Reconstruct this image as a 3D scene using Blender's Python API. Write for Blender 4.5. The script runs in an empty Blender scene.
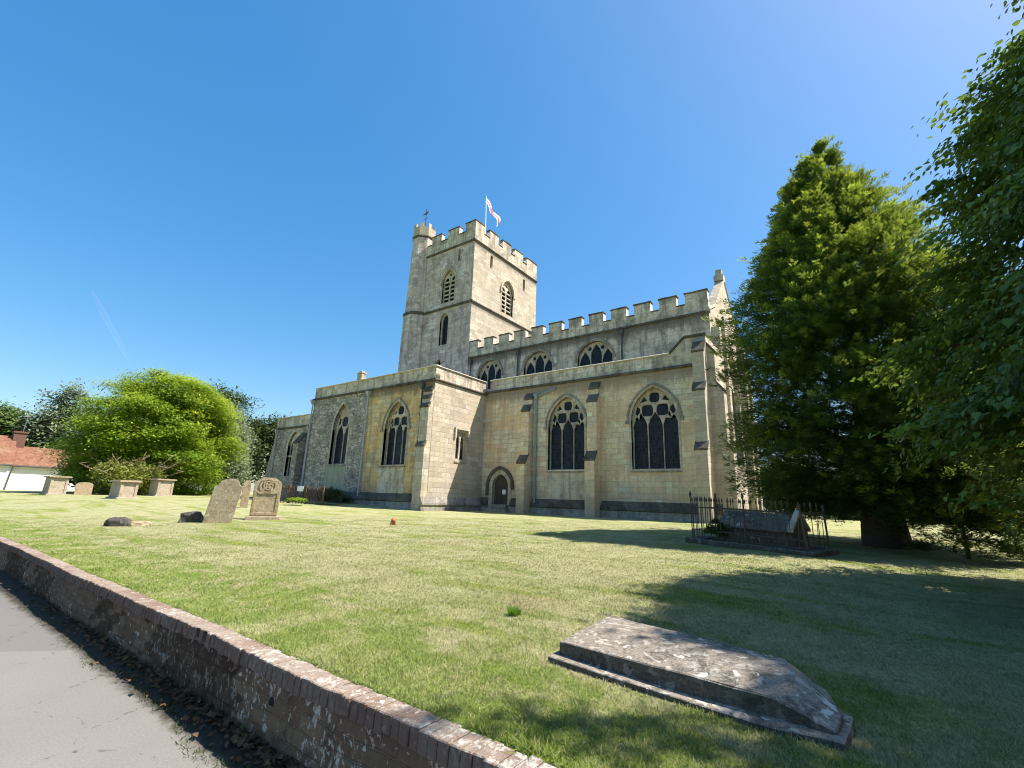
import bpy, bmesh, math, random
import numpy as np
from mathutils import Vector, Matrix
random.seed(7)
RNG = np.random.default_rng(7)
R = math.radians
SC = bpy.context.scene
COL = SC.collection

# ------------------------------------------------------------------ camera, world, sun, exposure
PITCH, ROLL, YAW, FPX = R(13.937), R(1.927), R(-36.505), 470.0
fwd = Vector((math.sin(YAW)*math.cos(PITCH), math.cos(YAW)*math.cos(PITCH), math.sin(PITCH)))
rt0 = Vector((math.cos(YAW), -math.sin(YAW), 0)); up0 = rt0.cross(fwd)
rt = math.cos(ROLL)*rt0 + math.sin(ROLL)*up0
upv = -math.sin(ROLL)*rt0 + math.cos(ROLL)*up0
cam = bpy.data.cameras.new('camera'); camo = bpy.data.objects.new('camera', cam); COL.objects.link(camo)
m = Matrix((rt, upv, -fwd)).transposed().to_4x4()
camo.matrix_world = m
cam.sensor_fit = 'HORIZONTAL'; cam.sensor_width = 36.0; cam.lens = 36.0*FPX/1024.0
cam.clip_start = 0.05; cam.clip_end = 20000
SC.camera = camo

SUN = Vector((0.58, 0.40, 1.0)).normalized()
EL = math.asin(SUN.z); AZ = math.atan2(SUN.x, SUN.y)
world = bpy.data.worlds.new('World'); SC.world = world; world.use_nodes = True
wt = world.node_tree; wt.nodes.clear()
sky = wt.nodes.new('ShaderNodeTexSky'); sky.sky_type = 'NISHITA'; sky.sun_disc = False
sky.sun_elevation = EL; sky.sun_rotation = AZ
sky.altitude = 0; sky.air_density = 1.0; sky.dust_density = 1.0; sky.ozone_density = 3.0
bg = wt.nodes.new('ShaderNodeBackground'); bg.inputs[1].default_value = 0.15
wo = wt.nodes.new('ShaderNodeOutputWorld')
hs = wt.nodes.new('ShaderNodeHueSaturation'); hs.inputs['Saturation'].default_value = 1.8
gm = wt.nodes.new('ShaderNodeGamma'); gm.inputs[1].default_value = 0.6   # phone cameras hold the sky's range in
wt.links.new(sky.outputs[0], gm.inputs[0]); wt.links.new(gm.outputs[0], hs.inputs['Color']); wt.links.new(hs.outputs[0], bg.inputs[0]); wt.links.new(bg.outputs[0], wo.inputs[0])
sl = bpy.data.lights.new('sun', 'SUN'); sl.energy = 4.0; sl.angle = R(0.53); sl.color = (1.0, 0.94, 0.85)
so = bpy.data.objects.new('sun', sl); COL.objects.link(so)
so.rotation_euler = SUN.to_track_quat('Z', 'Y').to_euler(); so.location = (20, 14, 40)
SC.view_settings.view_transform = 'Standard'; SC.view_settings.look = 'None'
SC.view_settings.exposure = 1.38; SC.view_settings.gamma = 1.0
SC.render.engine = 'CYCLES'
SC.cycles.use_denoising = True; SC.cycles.filter_width = 1.05
SC.cycles.max_bounces = 10; SC.cycles.diffuse_bounces = 6; SC.cycles.transparent_max_bounces = 8
SC.cycles.sample_clamp_indirect = 6.0

# ------------------------------------------------------------------ node helper
class NT:
    def __init__(s, name, rough=0.9, spec=0.25):
        s.m = bpy.data.materials.new(name); s.m.use_nodes = True
        s.t = s.m.node_tree; s.t.nodes.clear()
        s.out = s.n('ShaderNodeOutputMaterial')
        s.b = s.n('ShaderNodeBsdfPrincipled')
        s.b.inputs['Roughness'].default_value = rough
        s.b.inputs['Specular IOR Level'].default_value = spec
        s.l(s.b.outputs[0], s.out.inputs[0])
        g = s.n('ShaderNodeNewGeometry'); s.pos = g.outputs['Position']; s.nor = g.outputs['Normal']
    def n(s, t): return s.t.nodes.new(t)
    def l(s, a, b): s.t.links.new(a, b)
    def put(s, sock, v):
        if hasattr(v, 'links'): s.l(v, sock)
        elif v is not None:
            if isinstance(v, (tuple, list)) and len(v) == 3 and sock.type == 'RGBA': v = (*v, 1)
            sock.default_value = v
    def vm(s, op, a, b=None):
        k = s.n('ShaderNodeVectorMath'); k.operation = op; s.put(k.inputs[0], a)
        if b is not None: s.put(k.inputs[1], b)
        return k.outputs[0]
    def mul(s, v, xyz): return s.vm('MULTIPLY', v, xyz)
    def math(s, op, a, b=0.0, clamp=False):
        k = s.n('ShaderNodeMath'); k.operation = op; k.use_clamp = clamp
        s.put(k.inputs[0], a); s.put(k.inputs[1], b); return k.outputs[0]
    def noise(s, vec, scale=1.0, detail=4.0, rough=0.55, dist=0.0):
        k = s.n('ShaderNodeTexNoise'); s.put(k.inputs['Vector'], vec); k.inputs['Scale'].default_value = scale
        k.inputs['Detail'].default_value = detail; k.inputs['Roughness'].default_value = rough
        k.inputs['Distortion'].default_value = dist
        return k.outputs[0]
    def noisec(s, vec, scale=1.0, detail=2.0):
        k = s.n('ShaderNodeTexNoise'); s.put(k.inputs['Vector'], vec); k.inputs['Scale'].default_value = scale
        k.inputs['Detail'].default_value = detail; return k.outputs[1]
    def vor(s, vec, scale, feature='F1', rand=1.0):
        k = s.n('ShaderNodeTexVoronoi'); k.feature = feature; s.put(k.inputs['Vector'], vec)
        k.inputs['Scale'].default_value = scale; k.inputs['Randomness'].default_value = rand
        return k
    def step(s, v, lo, hi):
        k = s.n('ShaderNodeMapRange'); k.interpolation_type = 'SMOOTHSTEP'; s.put(k.inputs[0], v)
        k.inputs[1].default_value = lo; k.inputs[2].default_value = hi; return k.outputs[0]
    def mix(s, f, a, b, mode='MIX'):
        k = s.n('ShaderNodeMix'); k.data_type = 'RGBA'; k.blend_type = mode
        s.put(k.inputs[0], f); s.put(k.inputs[6], a); s.put(k.inputs[7], b); return k.outputs[2]
    def ramp(s, f, stops):
        k = s.n('ShaderNodeValToRGB'); e = k.color_ramp.elements
        while len(e) < len(stops): e.new(0.5)
        for i, (p, c) in enumerate(stops): e[i].position = p; e[i].color = (*c, 1)
        s.put(k.inputs[0], f); return k.outputs[0]
    def sep(s, v):
        k = s.n('ShaderNodeSeparateXYZ'); s.put(k.inputs[0], v); return k.outputs
    def comb(s, x, y, z=0.0):
        k = s.n('ShaderNodeCombineXYZ'); s.put(k.inputs[0], x); s.put(k.inputs[1], y); s.put(k.inputs[2], z); return k.outputs[0]
    def attr(s, name):
        k = s.n('ShaderNodeAttribute'); k.attribute_name = name; return k.outputs['Fac']
    def bump(s, h, strength=0.4, dist=0.02):
        k = s.n('ShaderNodeBump'); s.put(k.inputs['Height'], h)
        k.inputs['Strength'].default_value = strength; k.inputs['Distance'].default_value = dist
        s.l(k.outputs[0], s.b.inputs['Normal']); return k.outputs[0]
    def col(s, c): s.put(s.b.inputs['Base Color'], c); return s
def plain(name, c, rough=0.7, metal=0.0, var=0.25, scale=6.0, spec=0.3):
    t = NT(name, rough, spec); f = t.noise(t.pos, scale, 5)
    t.col(t.mix(f, tuple(x*(1-var) for x in c), tuple(min(1, x*(1+var)) for x in c)))
    t.b.inputs['Metallic'].default_value = metal; t.bump(f, 0.15, 0.01); return t.m

def stone(name, c1, c2, patch, stain, rubble=False, bw=0.8, rh=0.33, mortar=(0.22, 0.18, 0.12), stainamt=0.5, streak=0.5, patchamt=0.6, white=0.25, lowdark=0.0, runoff=(), odd=0.0):
    t = NT(name, 0.92, 0.2)
    x, y, z = t.sep(t.pos)
    u = t.math('ADD', x, y); uv = t.comb(u, z, 0.0)
    wob = t.vm('MULTIPLY', t.vm('SUBTRACT', t.noisec(uv, 0.9, 3), (0.5, 0.5, 0.5)), (0.05, 0.05, 0.0) if not rubble else (0.18, 0.1, 0))
    uvw = t.vm('ADD', uv, wob)
    if rubble:
        v = t.mul(uvw, (2.1, 5.2, 1.0))
        vc = t.vor(v, 1.0); ve = t.vor(v, 1.0, 'DISTANCE_TO_EDGE')
        rnd = t.sep(vc.outputs['Color'])[0]
        base = t.ramp(rnd, [(0.0, c1), (0.45, c2), (0.75, tuple(q*1.25 for q in c2)), (1.0, tuple(q*0.55 for q in c1))])
        joint = t.step(ve.outputs['Distance'], 0.015, 0.075)
        base = t.mix(joint, mortar, base); hgt = joint
    else:
        k = t.n('ShaderNodeTexBrick'); t.put(k.inputs['Vector'], uvw); k.offset = 0.5
        k.inputs['Color1'].default_value = (0, 0, 0, 1); k.inputs['Color2'].default_value = (1, 1, 1, 1)
        k.inputs['Mortar'].default_value = (0.5, 0.5, 0.5, 1); k.inputs['Scale'].default_value = 1.0
        k.inputs['Mortar Size'].default_value = 0.014; k.inputs['Mortar Smooth'].default_value = 0.4
        k.inputs['Brick Width'].default_value = bw; k.inputs['Row Height'].default_value = rh; k.inputs['Bias'].default_value = 0.0
        rnd = t.sep(k.outputs['Color'])[0]
        base = t.mix(rnd, tuple(min(.75, q*1.2) for q in c1), tuple(q*0.78 for q in c2))
        if odd:
            base = t.mix(t.math('MULTIPLY', t.step(rnd, 0.70, 0.72), odd), base, patch)
            base = t.mix(t.math('MULTIPLY', t.step(rnd, 0.90, 0.92), odd), base, tuple(q*0.62 for q in c2))
            base = t.mix(t.math('MULTIPLY', t.step(rnd, 0.12, 0.10), odd), base, tuple(min(.78, q*1.25) for q in c1))
        base = t.mix(t.math('MULTIPLY', k.outputs['Fac'], 0.7), base, mortar)
        hgt = t.math('SUBTRACT', 1.0, k.outputs['Fac'])
    # large warm / grey patches, then fine mottling
    p = t.step(t.noise(uv, 0.42, 6, 0.65, 0.5), 0.43, 0.57)
    base = t.mix(t.math('MULTIPLY', p, patchamt), base, patch)
    fine = t.noise(uv, 5.0, 8, 0.7)
    base = t.mix(t.math('MULTIPLY', t.step(fine, 0.46, 0.68), 0.42), base, tuple(q*0.5 for q in c1))
    med = t.noise(t.vm('ADD', uv, (3.1, 8.7, 0)), 2.1, 6, 0.7, 0.4)
    base = t.mix(t.math('MULTIPLY', t.step(med, 0.52, 0.6), 0.5*stainamt+.1), base, tuple(q*1.2+.02 for q in stain))
    # dark run-off streaks and soot
    s1 = t.noise(t.mul(uv, (2.0, 0.24, 1)), 1.0, 7, 0.7)
    s2 = t.noise(t.vm('ADD', uv, (13.0, 5.0, 0)), 0.75, 8, 0.75, 0.5)
    st = t.math('MULTIPLY', t.step(s1, 0.47, 0.62), streak)
    base = t.mix(st, base, stain)
    base = t.mix(t.math('MULTIPLY', t.step(s2, 0.48, 0.62), stainamt), base, stain)
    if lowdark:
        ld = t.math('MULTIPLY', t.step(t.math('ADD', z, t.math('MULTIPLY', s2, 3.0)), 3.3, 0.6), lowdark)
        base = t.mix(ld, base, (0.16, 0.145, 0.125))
    for zt_, ln in runoff:
        g = t.math('MULTIPLY', t.step(z, zt_-ln, zt_), t.step(z, zt_+.02, zt_))
        d_ = t.math('ADD', t.math('MULTIPLY', g, .42), t.math('MULTIPLY', t.noise(t.mul(uv, (3.2, .3, 1)), 1.0, 7, .75), .9))
        base = t.mix(t.math('MULTIPLY', t.math('MULTIPLY', t.step(d_, .58, .78), g), .85), base, tuple(q*.55 for q in stain))
    # pale lichen
    lc = t.step(t.noise(uv, 7.0, 4, 0.6), 0.62, 0.7)
    base = t.mix(t.math('MULTIPLY', lc, white), base, (0.5, 0.48, 0.42))
    t.col(base)
    t.bump(t.math('ADD', t.math('MULTIPLY', hgt, 0.6), fine), 0.55, 0.03)
    return t.m

M = {}
M['ashlar'] = stone('golden_ashlar', (0.80, 0.59, 0.425), (0.74, 0.545, 0.40), (0.79, 0.53, 0.28), (0.40, 0.3, 0.21), stainamt=0.45, streak=0.5, lowdark=0.45, patchamt=0.6, white=.3, odd=.42, runoff=((7.85, 1.7),))  # shaded-wall copy of the stone, colour raised to lighten the shade
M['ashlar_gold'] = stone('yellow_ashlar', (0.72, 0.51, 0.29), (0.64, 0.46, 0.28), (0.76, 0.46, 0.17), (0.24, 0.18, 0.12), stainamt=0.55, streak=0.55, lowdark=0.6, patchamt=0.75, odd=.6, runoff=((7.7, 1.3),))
M['rubble'] = stone('grey_rubble', (0.34, 0.295, 0.24), (0.52, 0.45, 0.36), (0.32, 0.285, 0.24), (0.13, 0.115, 0.1), rubble=True, mortar=(0.13, 0.115, 0.095), stainamt=0.6, streak=0.3, patchamt=.35)
M['tower'] = stone('tower_stone', (0.66, 0.53, 0.47), (0.54, 0.44, 0.39), (0.56, 0.44, 0.36), (0.26, 0.205, 0.18), bw=0.9, rh=0.35, stainamt=0.8, streak=0.6, white=0.3, odd=.5)  # tower's south stone, tone raised for the shade; east face uses the sunlit copy
M['cream'] = stone('cream_ashlar', (0.49, 0.42, 0.33), (0.46, 0.39, 0.305), (0.46, 0.375, 0.26), (0.3, 0.255, 0.2), stainamt=0.3, streak=0.35, white=0.3, lowdark=0.4, odd=.35, runoff=((24.75, 1.2), (18.2, 1.0)))  # sunlit-face copy of the same stone, toned apart from the shaded walls
M['parapet'] = stone('parapet_stone', (0.68, 0.55, 0.43), (0.6, 0.49, 0.39), (0.58, 0.46, 0.34), (0.16, 0.14, 0.115), bw=1.1, rh=0.6, stainamt=0.65, streak=0.65, white=0.4, odd=.35, runoff=((12.5, 1.3),))
M['dressed'] = stone('dressed_stone', (0.56, 0.485, 0.365), (0.5, 0.43, 0.33), (0.48, 0.4, 0.29), (0.2, 0.175, 0.145), bw=0.6, rh=0.45, stainamt=0.4, streak=0.4)
M['darkstone'] = stone('sooty_stone', (0.12, 0.1, 0.078), (0.19, 0.16, 0.122), (0.09, 0.08, 0.06), (0.04, 0.036, 0.03), bw=1.0, rh=0.4, stainamt=0.6, white=0.35)
M['plinth'] = stone('plinth_stone', (0.34, 0.305, 0.255), (0.44, 0.39, 0.325), (0.28, 0.255, 0.22), (0.1, 0.09, 0.078), bw=1.0, rh=0.5, stainamt=0.6, white=0.5)
M['coping'] = plain('coping_stone', (0.5, 0.45, 0.36), 0.9, var=0.3, scale=3)
M['render_green'] = stone('green_render', (0.44, 0.43, 0.32), (0.4, 0.395, 0.295), (0.36, 0.365, 0.26), (0.2, 0.2, 0.15), bw=3, rh=3, stainamt=0.4, streak=0.4)
M['render_pale'] = stone('pale_render', (0.66, 0.55, 0.4), (0.62, 0.53, 0.39), (0.58, 0.47, 0.31), (0.2, 0.17, 0.13), bw=3, rh=3, stainamt=0.5, streak=0.6)
M['lead'] = plain('lead_roof', (0.2, 0.205, 0.215), 0.6, var=0.2, scale=2)
M['pipe_blue'] = plain('blue_grey_pipe', (0.24, 0.27, 0.29), 0.55, var=0.2)
M['pipe_dark'] = plain('dark_pipe', (0.07, 0.072, 0.08), 0.5, var=0.25)
M['pipe_pale'] = plain('pale_pipe', (0.36, 0.36, 0.37), 0.6, var=0.2)
M['oak'] = plain('old_oak', (0.075, 0.058, 0.045), 0.75, var=0.4, scale=9)
M['paper'] = plain('white_paper', (0.8, 0.8, 0.78), 0.7, var=0.04)
M['black'] = plain('dark_interior', (0.008, 0.008, 0.009), 0.9, var=0.2)
M['iron'] = plain('rusty_iron', (0.085, 0.062, 0.048), 0.75, var=0.5, scale=14)
M['rust'] = plain('brown_rust', (0.125, 0.07, 0.042), 0.8, var=0.4, scale=10)
M['white'] = plain('white_paint', (0.82, 0.82, 0.8), 0.6, var=0.04)
M['flagwhite'] = plain('flag_white', (0.8, 0.8, 0.8), 0.8, var=0.03)
M['flagred'] = plain('flag_red', (0.5, 0.09, 0.1), 0.8, var=0.1)
def mk_glass():
    t = NT('leaded_glass', 0.3, 0.12)
    x, y, z = t.sep(t.pos); u = t.math('ADD', x, y); uv = t.comb(u, z, 0)
    k = t.n('ShaderNodeTexBrick'); t.put(k.inputs['Vector'], uv); k.offset = 0.0
    k.inputs['Brick Width'].default_value = 0.16; k.inputs['Row Height'].default_value = 0.22; k.inputs['Mortar Size'].default_value = 0.012
    k.inputs['Scale'].default_value = 1; k.inputs['Color1'].default_value = (0.006, 0.008, 0.013, 1); k.inputs['Color2'].default_value = (0.022, 0.028, 0.042, 1)
    k.inputs['Mortar'].default_value = (0.03, 0.031, 0.034, 1)
    t.col(k.outputs['Color']); t.bump(t.math('ADD', t.noise(uv, 3.0, 2), k.outputs['Fac']), 0.25, 0.02); return t.m
M['glass'] = mk_glass()

# ------------------------------------------------------------------ object helpers
def link(name, me, mats, parent=None, label=None):
    o = bpy.data.objects.new(name, me); COL.objects.link(o)
    for q in (mats if isinstance(mats, (list, tuple)) else [mats]): me.materials.append(q)
    if parent is not None:
        o.parent = parent
        if parent.type == 'EMPTY': o.location = -Vector(parent.location)
    if label: o['label'] = label
    return o
def thing(name, label, cat, loc=(0, 0, 0), group=None):
    o = bpy.data.objects.new(name, None); COL.objects.link(o); o.location = loc; o.empty_display_size = 0.3
    o['label'] = label; o['category'] = cat
    if group: o['group'] = group
    return o
def tag(o, label, cat, group=None):
    o['label'] = label; o['category'] = cat
    if group: o['group'] = group
    return o
def struct(o, kind='structure', label=None, cat=None):
    o['kind'] = kind
    if label: o['label'] = label
    if cat: o['category'] = cat
    return o

class Fr:                      # a wall plane: u along the wall, z up, n outwards
    def __init__(s, o, u, n): s.o, s.u, s.n = Vector(o), Vector(u), Vector(n)
    def p(s, u, v, d=0.0): return s.o + s.u*u + Vector((0, 0, 1))*v + s.n*d
def S(y): return Fr((0, y, 0), (1, 0, 0), (0, -1, 0))
def Ea(x): return Fr((x, 0, 0), (0, 1, 0), (1, 0, 0))
def We(x): return Fr((x, 0, 0), (0, -1, 0), (-1, 0, 0))

class MB:
    def __init__(s): s.v, s.f, s.mi, s.cur = [], [], [], 0
    def add(s, vs, fs):
        b = len(s.v); s.v += [tuple(q) for q in vs]; s.f += [tuple(b+i for i in f) for f in fs]; s.mi += [s.cur]*len(fs); return s
    def prism(s, a, b):        # two matching polygons (lists of points) -> closed solid
        n = len(a)
        return s.add(list(a)+list(b), [tuple(range(n))[::-1], tuple(range(n, 2*n))] + [(i, (i+1) % n, n+(i+1) % n, n+i) for i in range(n)])
    def box(s, x0, x1, y0, y1, z0, z1):
        return s.prism([(x0, y0, z0), (x1, y0, z0), (x1, y1, z0), (x0, y1, z0)], [(x0, y0, z1), (x1, y0, z1), (x1, y1, z1), (x0, y1, z1)])
    def fbox(s, F, u0, u1, v0, v1, d0, d1):
        a = [F.p(u, v, d0) for u, v in ((u0, v0), (u1, v0), (u1, v1), (u0, v1))]
        b = [F.p(u, v, d1) for u, v in ((u0, v0), (u1, v0), (u1, v1), (u0, v1))]
        return s.prism(a, b)
    def fprof(s, F, prof, u0, u1):   # profile in (d, v), swept along u
        return s.prism([F.p(u0, v, d) for d, v in prof], [F.p(u1, v, d) for d, v in prof])
    def fpoly(s, F, poly, d0, d1):
        return s.prism([F.p(u, v, d0) for u, v in poly], [F.p(u, v, d1) for u, v in poly])
    def ring(s, F, outer, inner, d0, d1):   # open band between two equal-length polylines
        n = len(outer)
        for i in range(n-1):
            q = [outer[i], outer[i+1], inner[i+1], inner[i]]
            s.add([F.p(u, v, d0) for u, v in q]+[F.p(u, v, d1) for u, v in q], [(4, 5, 6, 7), (0, 1, 5, 4), (3, 7, 6, 2)] + ([(0, 4, 7, 3)] if i == 0 else []) + ([(1, 2, 6, 5)] if i == n-2 else []))
        return s
    def tube(s, pts, rad, n=8, cap=True):
        pts = [Vector(p) for p in pts]; rad = rad if isinstance(rad, (list, tuple)) else [rad]*len(pts)
        vs, fs = [], []; ref = Vector((0.3, 0.2, 1)).normalized()
        for i, p in enumerate(pts):
            d = (pts[min(i+1, len(pts)-1)]-pts[max(i-1, 0)]).normalized()
            a = d.cross(ref)
            if a.length < 0.05: a = d.cross(Vector((1, 0, 0)))
            a.normalize(); b = d.cross(a)
            for k in range(n):
                t = 2*math.pi*k/n; vs.append(p+(a*math.cos(t)+b*math.sin(t))*rad[i])
        for i in range(len(pts)-1):
            for k in range(n):
                fs.append((i*n+k, i*n+(k+1) % n, (i+1)*n+(k+1) % n, (i+1)*n+k))
        if cap: fs += [tuple(range(n))[::-1], tuple(range((len(pts)-1)*n, len(pts)*n))]
        return s.add(vs, fs)
    def mesh(s, name='m', bevel=0.0, seg=1, smooth=False):
        me = bpy.data.meshes.new(name); me.from_pydata(s.v, [], s.f)
        me.polygons.foreach_set('material_index', s.mi)
        bm = bmesh.new(); bm.from_mesh(me); bmesh.ops.recalc_face_normals(bm, faces=bm.faces)
        if bevel: bmesh.ops.bevel(bm, geom=[e for e in bm.edges if e.is_manifold and e.calc_face_angle(0) > 0.5], offset=bevel, segments=seg, affect='EDGES', clamp_overlap=True)
        bm.to_mesh(me); bm.free()
        if smooth: me.shade_smooth()
        me.update(); return me
    def build(s, name, mats, parent=None, bevel=0.0, label=None, smooth=False, seg=1):
        return link(name, s.mesh(name, bevel, seg, smooth), mats, parent, label)

def displaced(me, amp, sc, cuts=0, seed=0):
    bm = bmesh.new(); bm.from_mesh(me)
    if cuts: bmesh.ops.subdivide_edges(bm, edges=bm.edges[:], cuts=cuts, use_grid_fill=True)
    from mathutils import noise as mn
    for v in bm.verts:
        v.co += Vector((mn.noise(v.co*sc+Vector((seed, 0, 0))), mn.noise(v.co*sc+Vector((9, seed, 0))), mn.noise(v.co*sc+Vector((0, 5, seed)))))*amp
    bm.to_mesh(me); bm.free(); me.update(); return me

def plate(F, outer, holes, thick, d_front=0.0, bevel=0.0):
    """polygon with holes in a wall plane, front at d_front, reaching thick inwards"""
    cu = bpy.data.curves.new('tmp', 'CURVE'); cu.dimensions = '2D'; cu.fill_mode = 'BOTH'
    cu.extrude = thick/2-bevel; cu.bevel_depth = bevel; cu.bevel_resolution = 0; cu.offset = -bevel
    for loop in [outer]+list(holes):
        sp = cu.splines.new('POLY'); sp.points.add(len(loop)-1); sp.use_cyclic_u = True
        for q, (u, v) in zip(sp.points, loop): q.co = (u, v, 0, 1)
    o = bpy.data.objects.new('tmp', cu); COL.objects.link(o)
    dg = bpy.context.evaluated_depsgraph_get()
    me = bpy.data.meshes.new_from_object(o.evaluated_get(dg))
    for v in me.vertices: v.co = F.p(v.co.x, v.co.y, d_front - thick/2 + v.co.z)
    bpy.data.objects.remove(o); bpy.data.curves.remove(cu)
    me.materials.clear(); me.update(); return me

def arch(cx, zs, a, h, n=9):        # two-centred pointed arch, left spring -> apex -> right spring
    r = (a*a+h*h)/(2*a) if h > a*0.98 else None
    pts = []
    if r:
        th = math.asin(min(1, h/r)) if r >= a else math.pi/2
        if a > r: th = math.pi-th
        for i in range(n+1):
            t = th*i/n; pts.append((cx-a+r-r*math.cos(t), zs+r*math.sin(t)))
    else:                            # depressed arch
        for i in range(n+1):
            t = math.pi/2*i/n; pts.append((cx-a*math.cos(t)**1.05, zs+h*(math.sin(t)*0.9+0.1*i/n)))
    return pts + [(2*cx-u, v) for u, v in pts[-2::-1]]
def opening(cx, z0, zs, a, h, n=9): return [(cx-a, z0)] + arch(cx, zs, a, h, n) + [(cx+a, z0)]
def circ(cx, cz, r, n=14, lobes=0): 
    return [(cx+(r*(1-0.16*abs(math.cos(lobes*t/2)) if lobes else r))*math.cos(t) if lobes else cx+r*math.cos(t),
             cz+(r*(1-0.16*abs(math.cos(lobes*t/2)) if lobes else r))*math.sin(t) if lobes else cz+r*math.sin(t)) for t in [2*math.pi*k/n for k in range(n)]]

def window(parent, F, cx, z0, zs, a, h, lights=3, label=None, depth=0.34, hood=True, mat='dressed', surround=0.0, hoodmat='plinth', heads=None):
    """tracery window filling opening(cx..): window > glass, tracery(own mesh), hood_mould"""
    op = opening(cx, z0, zs, a, h)
    bar = 0.062
    holes = []
    w = (2*a-0.10-bar*(lights-1))/lights
    zl = heads if heads else zs+0.12
    low3 = lights == 3 and h < 1.6
    zl0 = zl
    for i in range(lights):
        if low3: zl = zs+(h*.34 if i == 1 else -h*.06)
        lc = cx-a+0.05+w/2+i*(w+bar)
        holes.append([(lc-w/2, z0+0.06), (lc-w/2, zl-w*0.1)] + [(lc-w*0.34, zl+w*0.32), (lc, zl+w*0.78), (lc+w*0.34, zl+w*0.32)] + [(lc+w/2, zl-w*0.1), (lc+w/2, z0+0.06)])
    zl = zl0
    if low3:
        for sgn in (-1, 1): holes.append(circ(cx+sgn*(w+bar)*.56, zs+h*.62, w*.2, 12, 4))
    elif lights == 3:
        k = min(1.0, h/1.9); r = min((w+bar)*0.46, 0.34*h); tip = zl+w*0.78; cz_ = tip+0.10*k+0.02
        rr_ = lambda z: (math.sqrt(max(0, ((a*a+h*h)/(2*a))**2-(z-zs)**2))-((a*a+h*h)/(2*a)-a)) if h > a*.98 else a*math.sqrt(max(0, 1-((z-zs)/h)**2))
        for sgn in (-1, 1): holes.append(circ(cx+sgn*((w+bar)*0.5), cz_, r*0.98, 24, 4))
        rt_ = min(0.36*k, (zs+h-cz_-r*0.75)*0.42)
        if rt_ > .1: holes.append(circ(cx, zs+h-rt_*1.62, rt_, 20, 4))
        if k > .9:
            for sgn in (-1, 1): zq = cz_+.62; xq = rr_(zq)-.1; holes.append([(cx+sgn*xq, zq-.12), (cx+sgn*(rr_(zq+.3)-.1), zq+.26), (cx+sgn*(rt_+.1), zq-.02)])
        for sgn in (-1, 1):
            x0_, x1_ = (w+bar)*0.5+r*0.93+.05, rr_(cz_)-.09
            if x1_-x0_ > .1: holes.append([(cx+sgn*x1_, cz_-.1), (cx+sgn*(rr_(cz_+.3*k)-.1), cz_+.3*k), (cx+sgn*(x0_+.02), cz_+.16*k), (cx+sgn*x0_, cz_-.05), (cx+sgn*(x0_+.08), tip-w*.42)])
    elif lights == 2:
        tip = zl+w*.78; R0 = (a*a+h*h)/(2*a); hw = lambda z: math.sqrt(max(0, R0*R0-(z-zs)**2))-(R0-a)
        holes.append(circ(cx, tip+.2, w*.47, 20, 4))
        for sgn in (-1, 1): holes.append([(cx+sgn*(hw(tip)-.09), tip-.12), (cx+sgn*(hw(tip+.5)-.09), tip+.5), (cx+sgn*(w*.5+.02), tip+.42), (cx+sgn*(w*.52+.06), tip+.05)])
    body = link('window', plate(F, op, holes, 0.16, -depth+0.1, 0.025), M[mat], parent, label)
    g = MB(); g.add([F.p(u, v, -depth) for u, v in op], [tuple(range(len(op)))]); g.build('glass', M['glass'], body)
    sb = MB(); sb.fprof(F, [(-depth-0.05, z0), (0.06, z0-0.10), (0.06, z0-0.17), (-depth-0.05, z0-0.17)], cx-a-0.08, cx+a+0.08); sb.build('sill', M['plinth'], body)
    if surround:
        o1 = [(cx-a-surround, z0)]+arch(cx, zs, a+surround, h+surround*1.1)+[(cx+a+surround, z0)]
        q = MB(); q.ring(F, o1, op, -0.2, 0.015); q.build('surround', M['dressed'], body)
    if hood:
        s2 = surround if surround else 0.06
        inner = arch(cx, zs, a+s2+0.02, h+s2+0.02); outer = arch(cx, zs, a+s2+0.12, h+s2+0.13)
        q = MB(); q.ring(F, outer, inner, -0.05, 0.08)
        for sgn in (-1, 1): q.fbox(F, cx+sgn*(a+s2+0.1)-0.1, cx+sgn*(a+s2+0.1)+0.1, zs-0.2, zs-0.002, -0.05, 0.1)
        q.build('hood_mould', M[hoodmat], body)
    return op

# ------------------------------------------------------------------ ground
def sst(t): t = np.clip(t, 0, 1); return t*t*(3-2*t)
def yw(x): return 1.985+.0065*np.clip(-np.asarray(x, float)-1.4, 0, 13)
def zg(X, Y):
    X = np.asarray(X, float); Y = np.asarray(Y, float)
    z = -1.16+.36*np.clip((Y-2.2)/20, 0, 1)+.32*sst((-X-20)/14)*np.clip((Y-2.2)/6, 0, 1)
    z = z-0.04*np.clip(X+2.2, 0, 4.5)*np.clip((Y-2.2)/1.5, 0, 1)*(1-np.clip((Y-16)/8, 0, 1))
    und = 0.018*np.sin(X*1.3+Y*0.7)*np.sin(Y*1.1-X*0.4)+0.012*np.sin(X*2.9+1)*np.sin(Y*2.3+2)
    z = z-.06*(1-np.clip((Y-yw(X)-.135)/.05, 0, 1))
    return z+und*np.clip((Y-2.3)/1.0, 0, 1)*(1-np.clip((np.hypot(X, Y)-25)/10, 0, 1))
def zgf(x, y): return float(zg(x, y))

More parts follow.
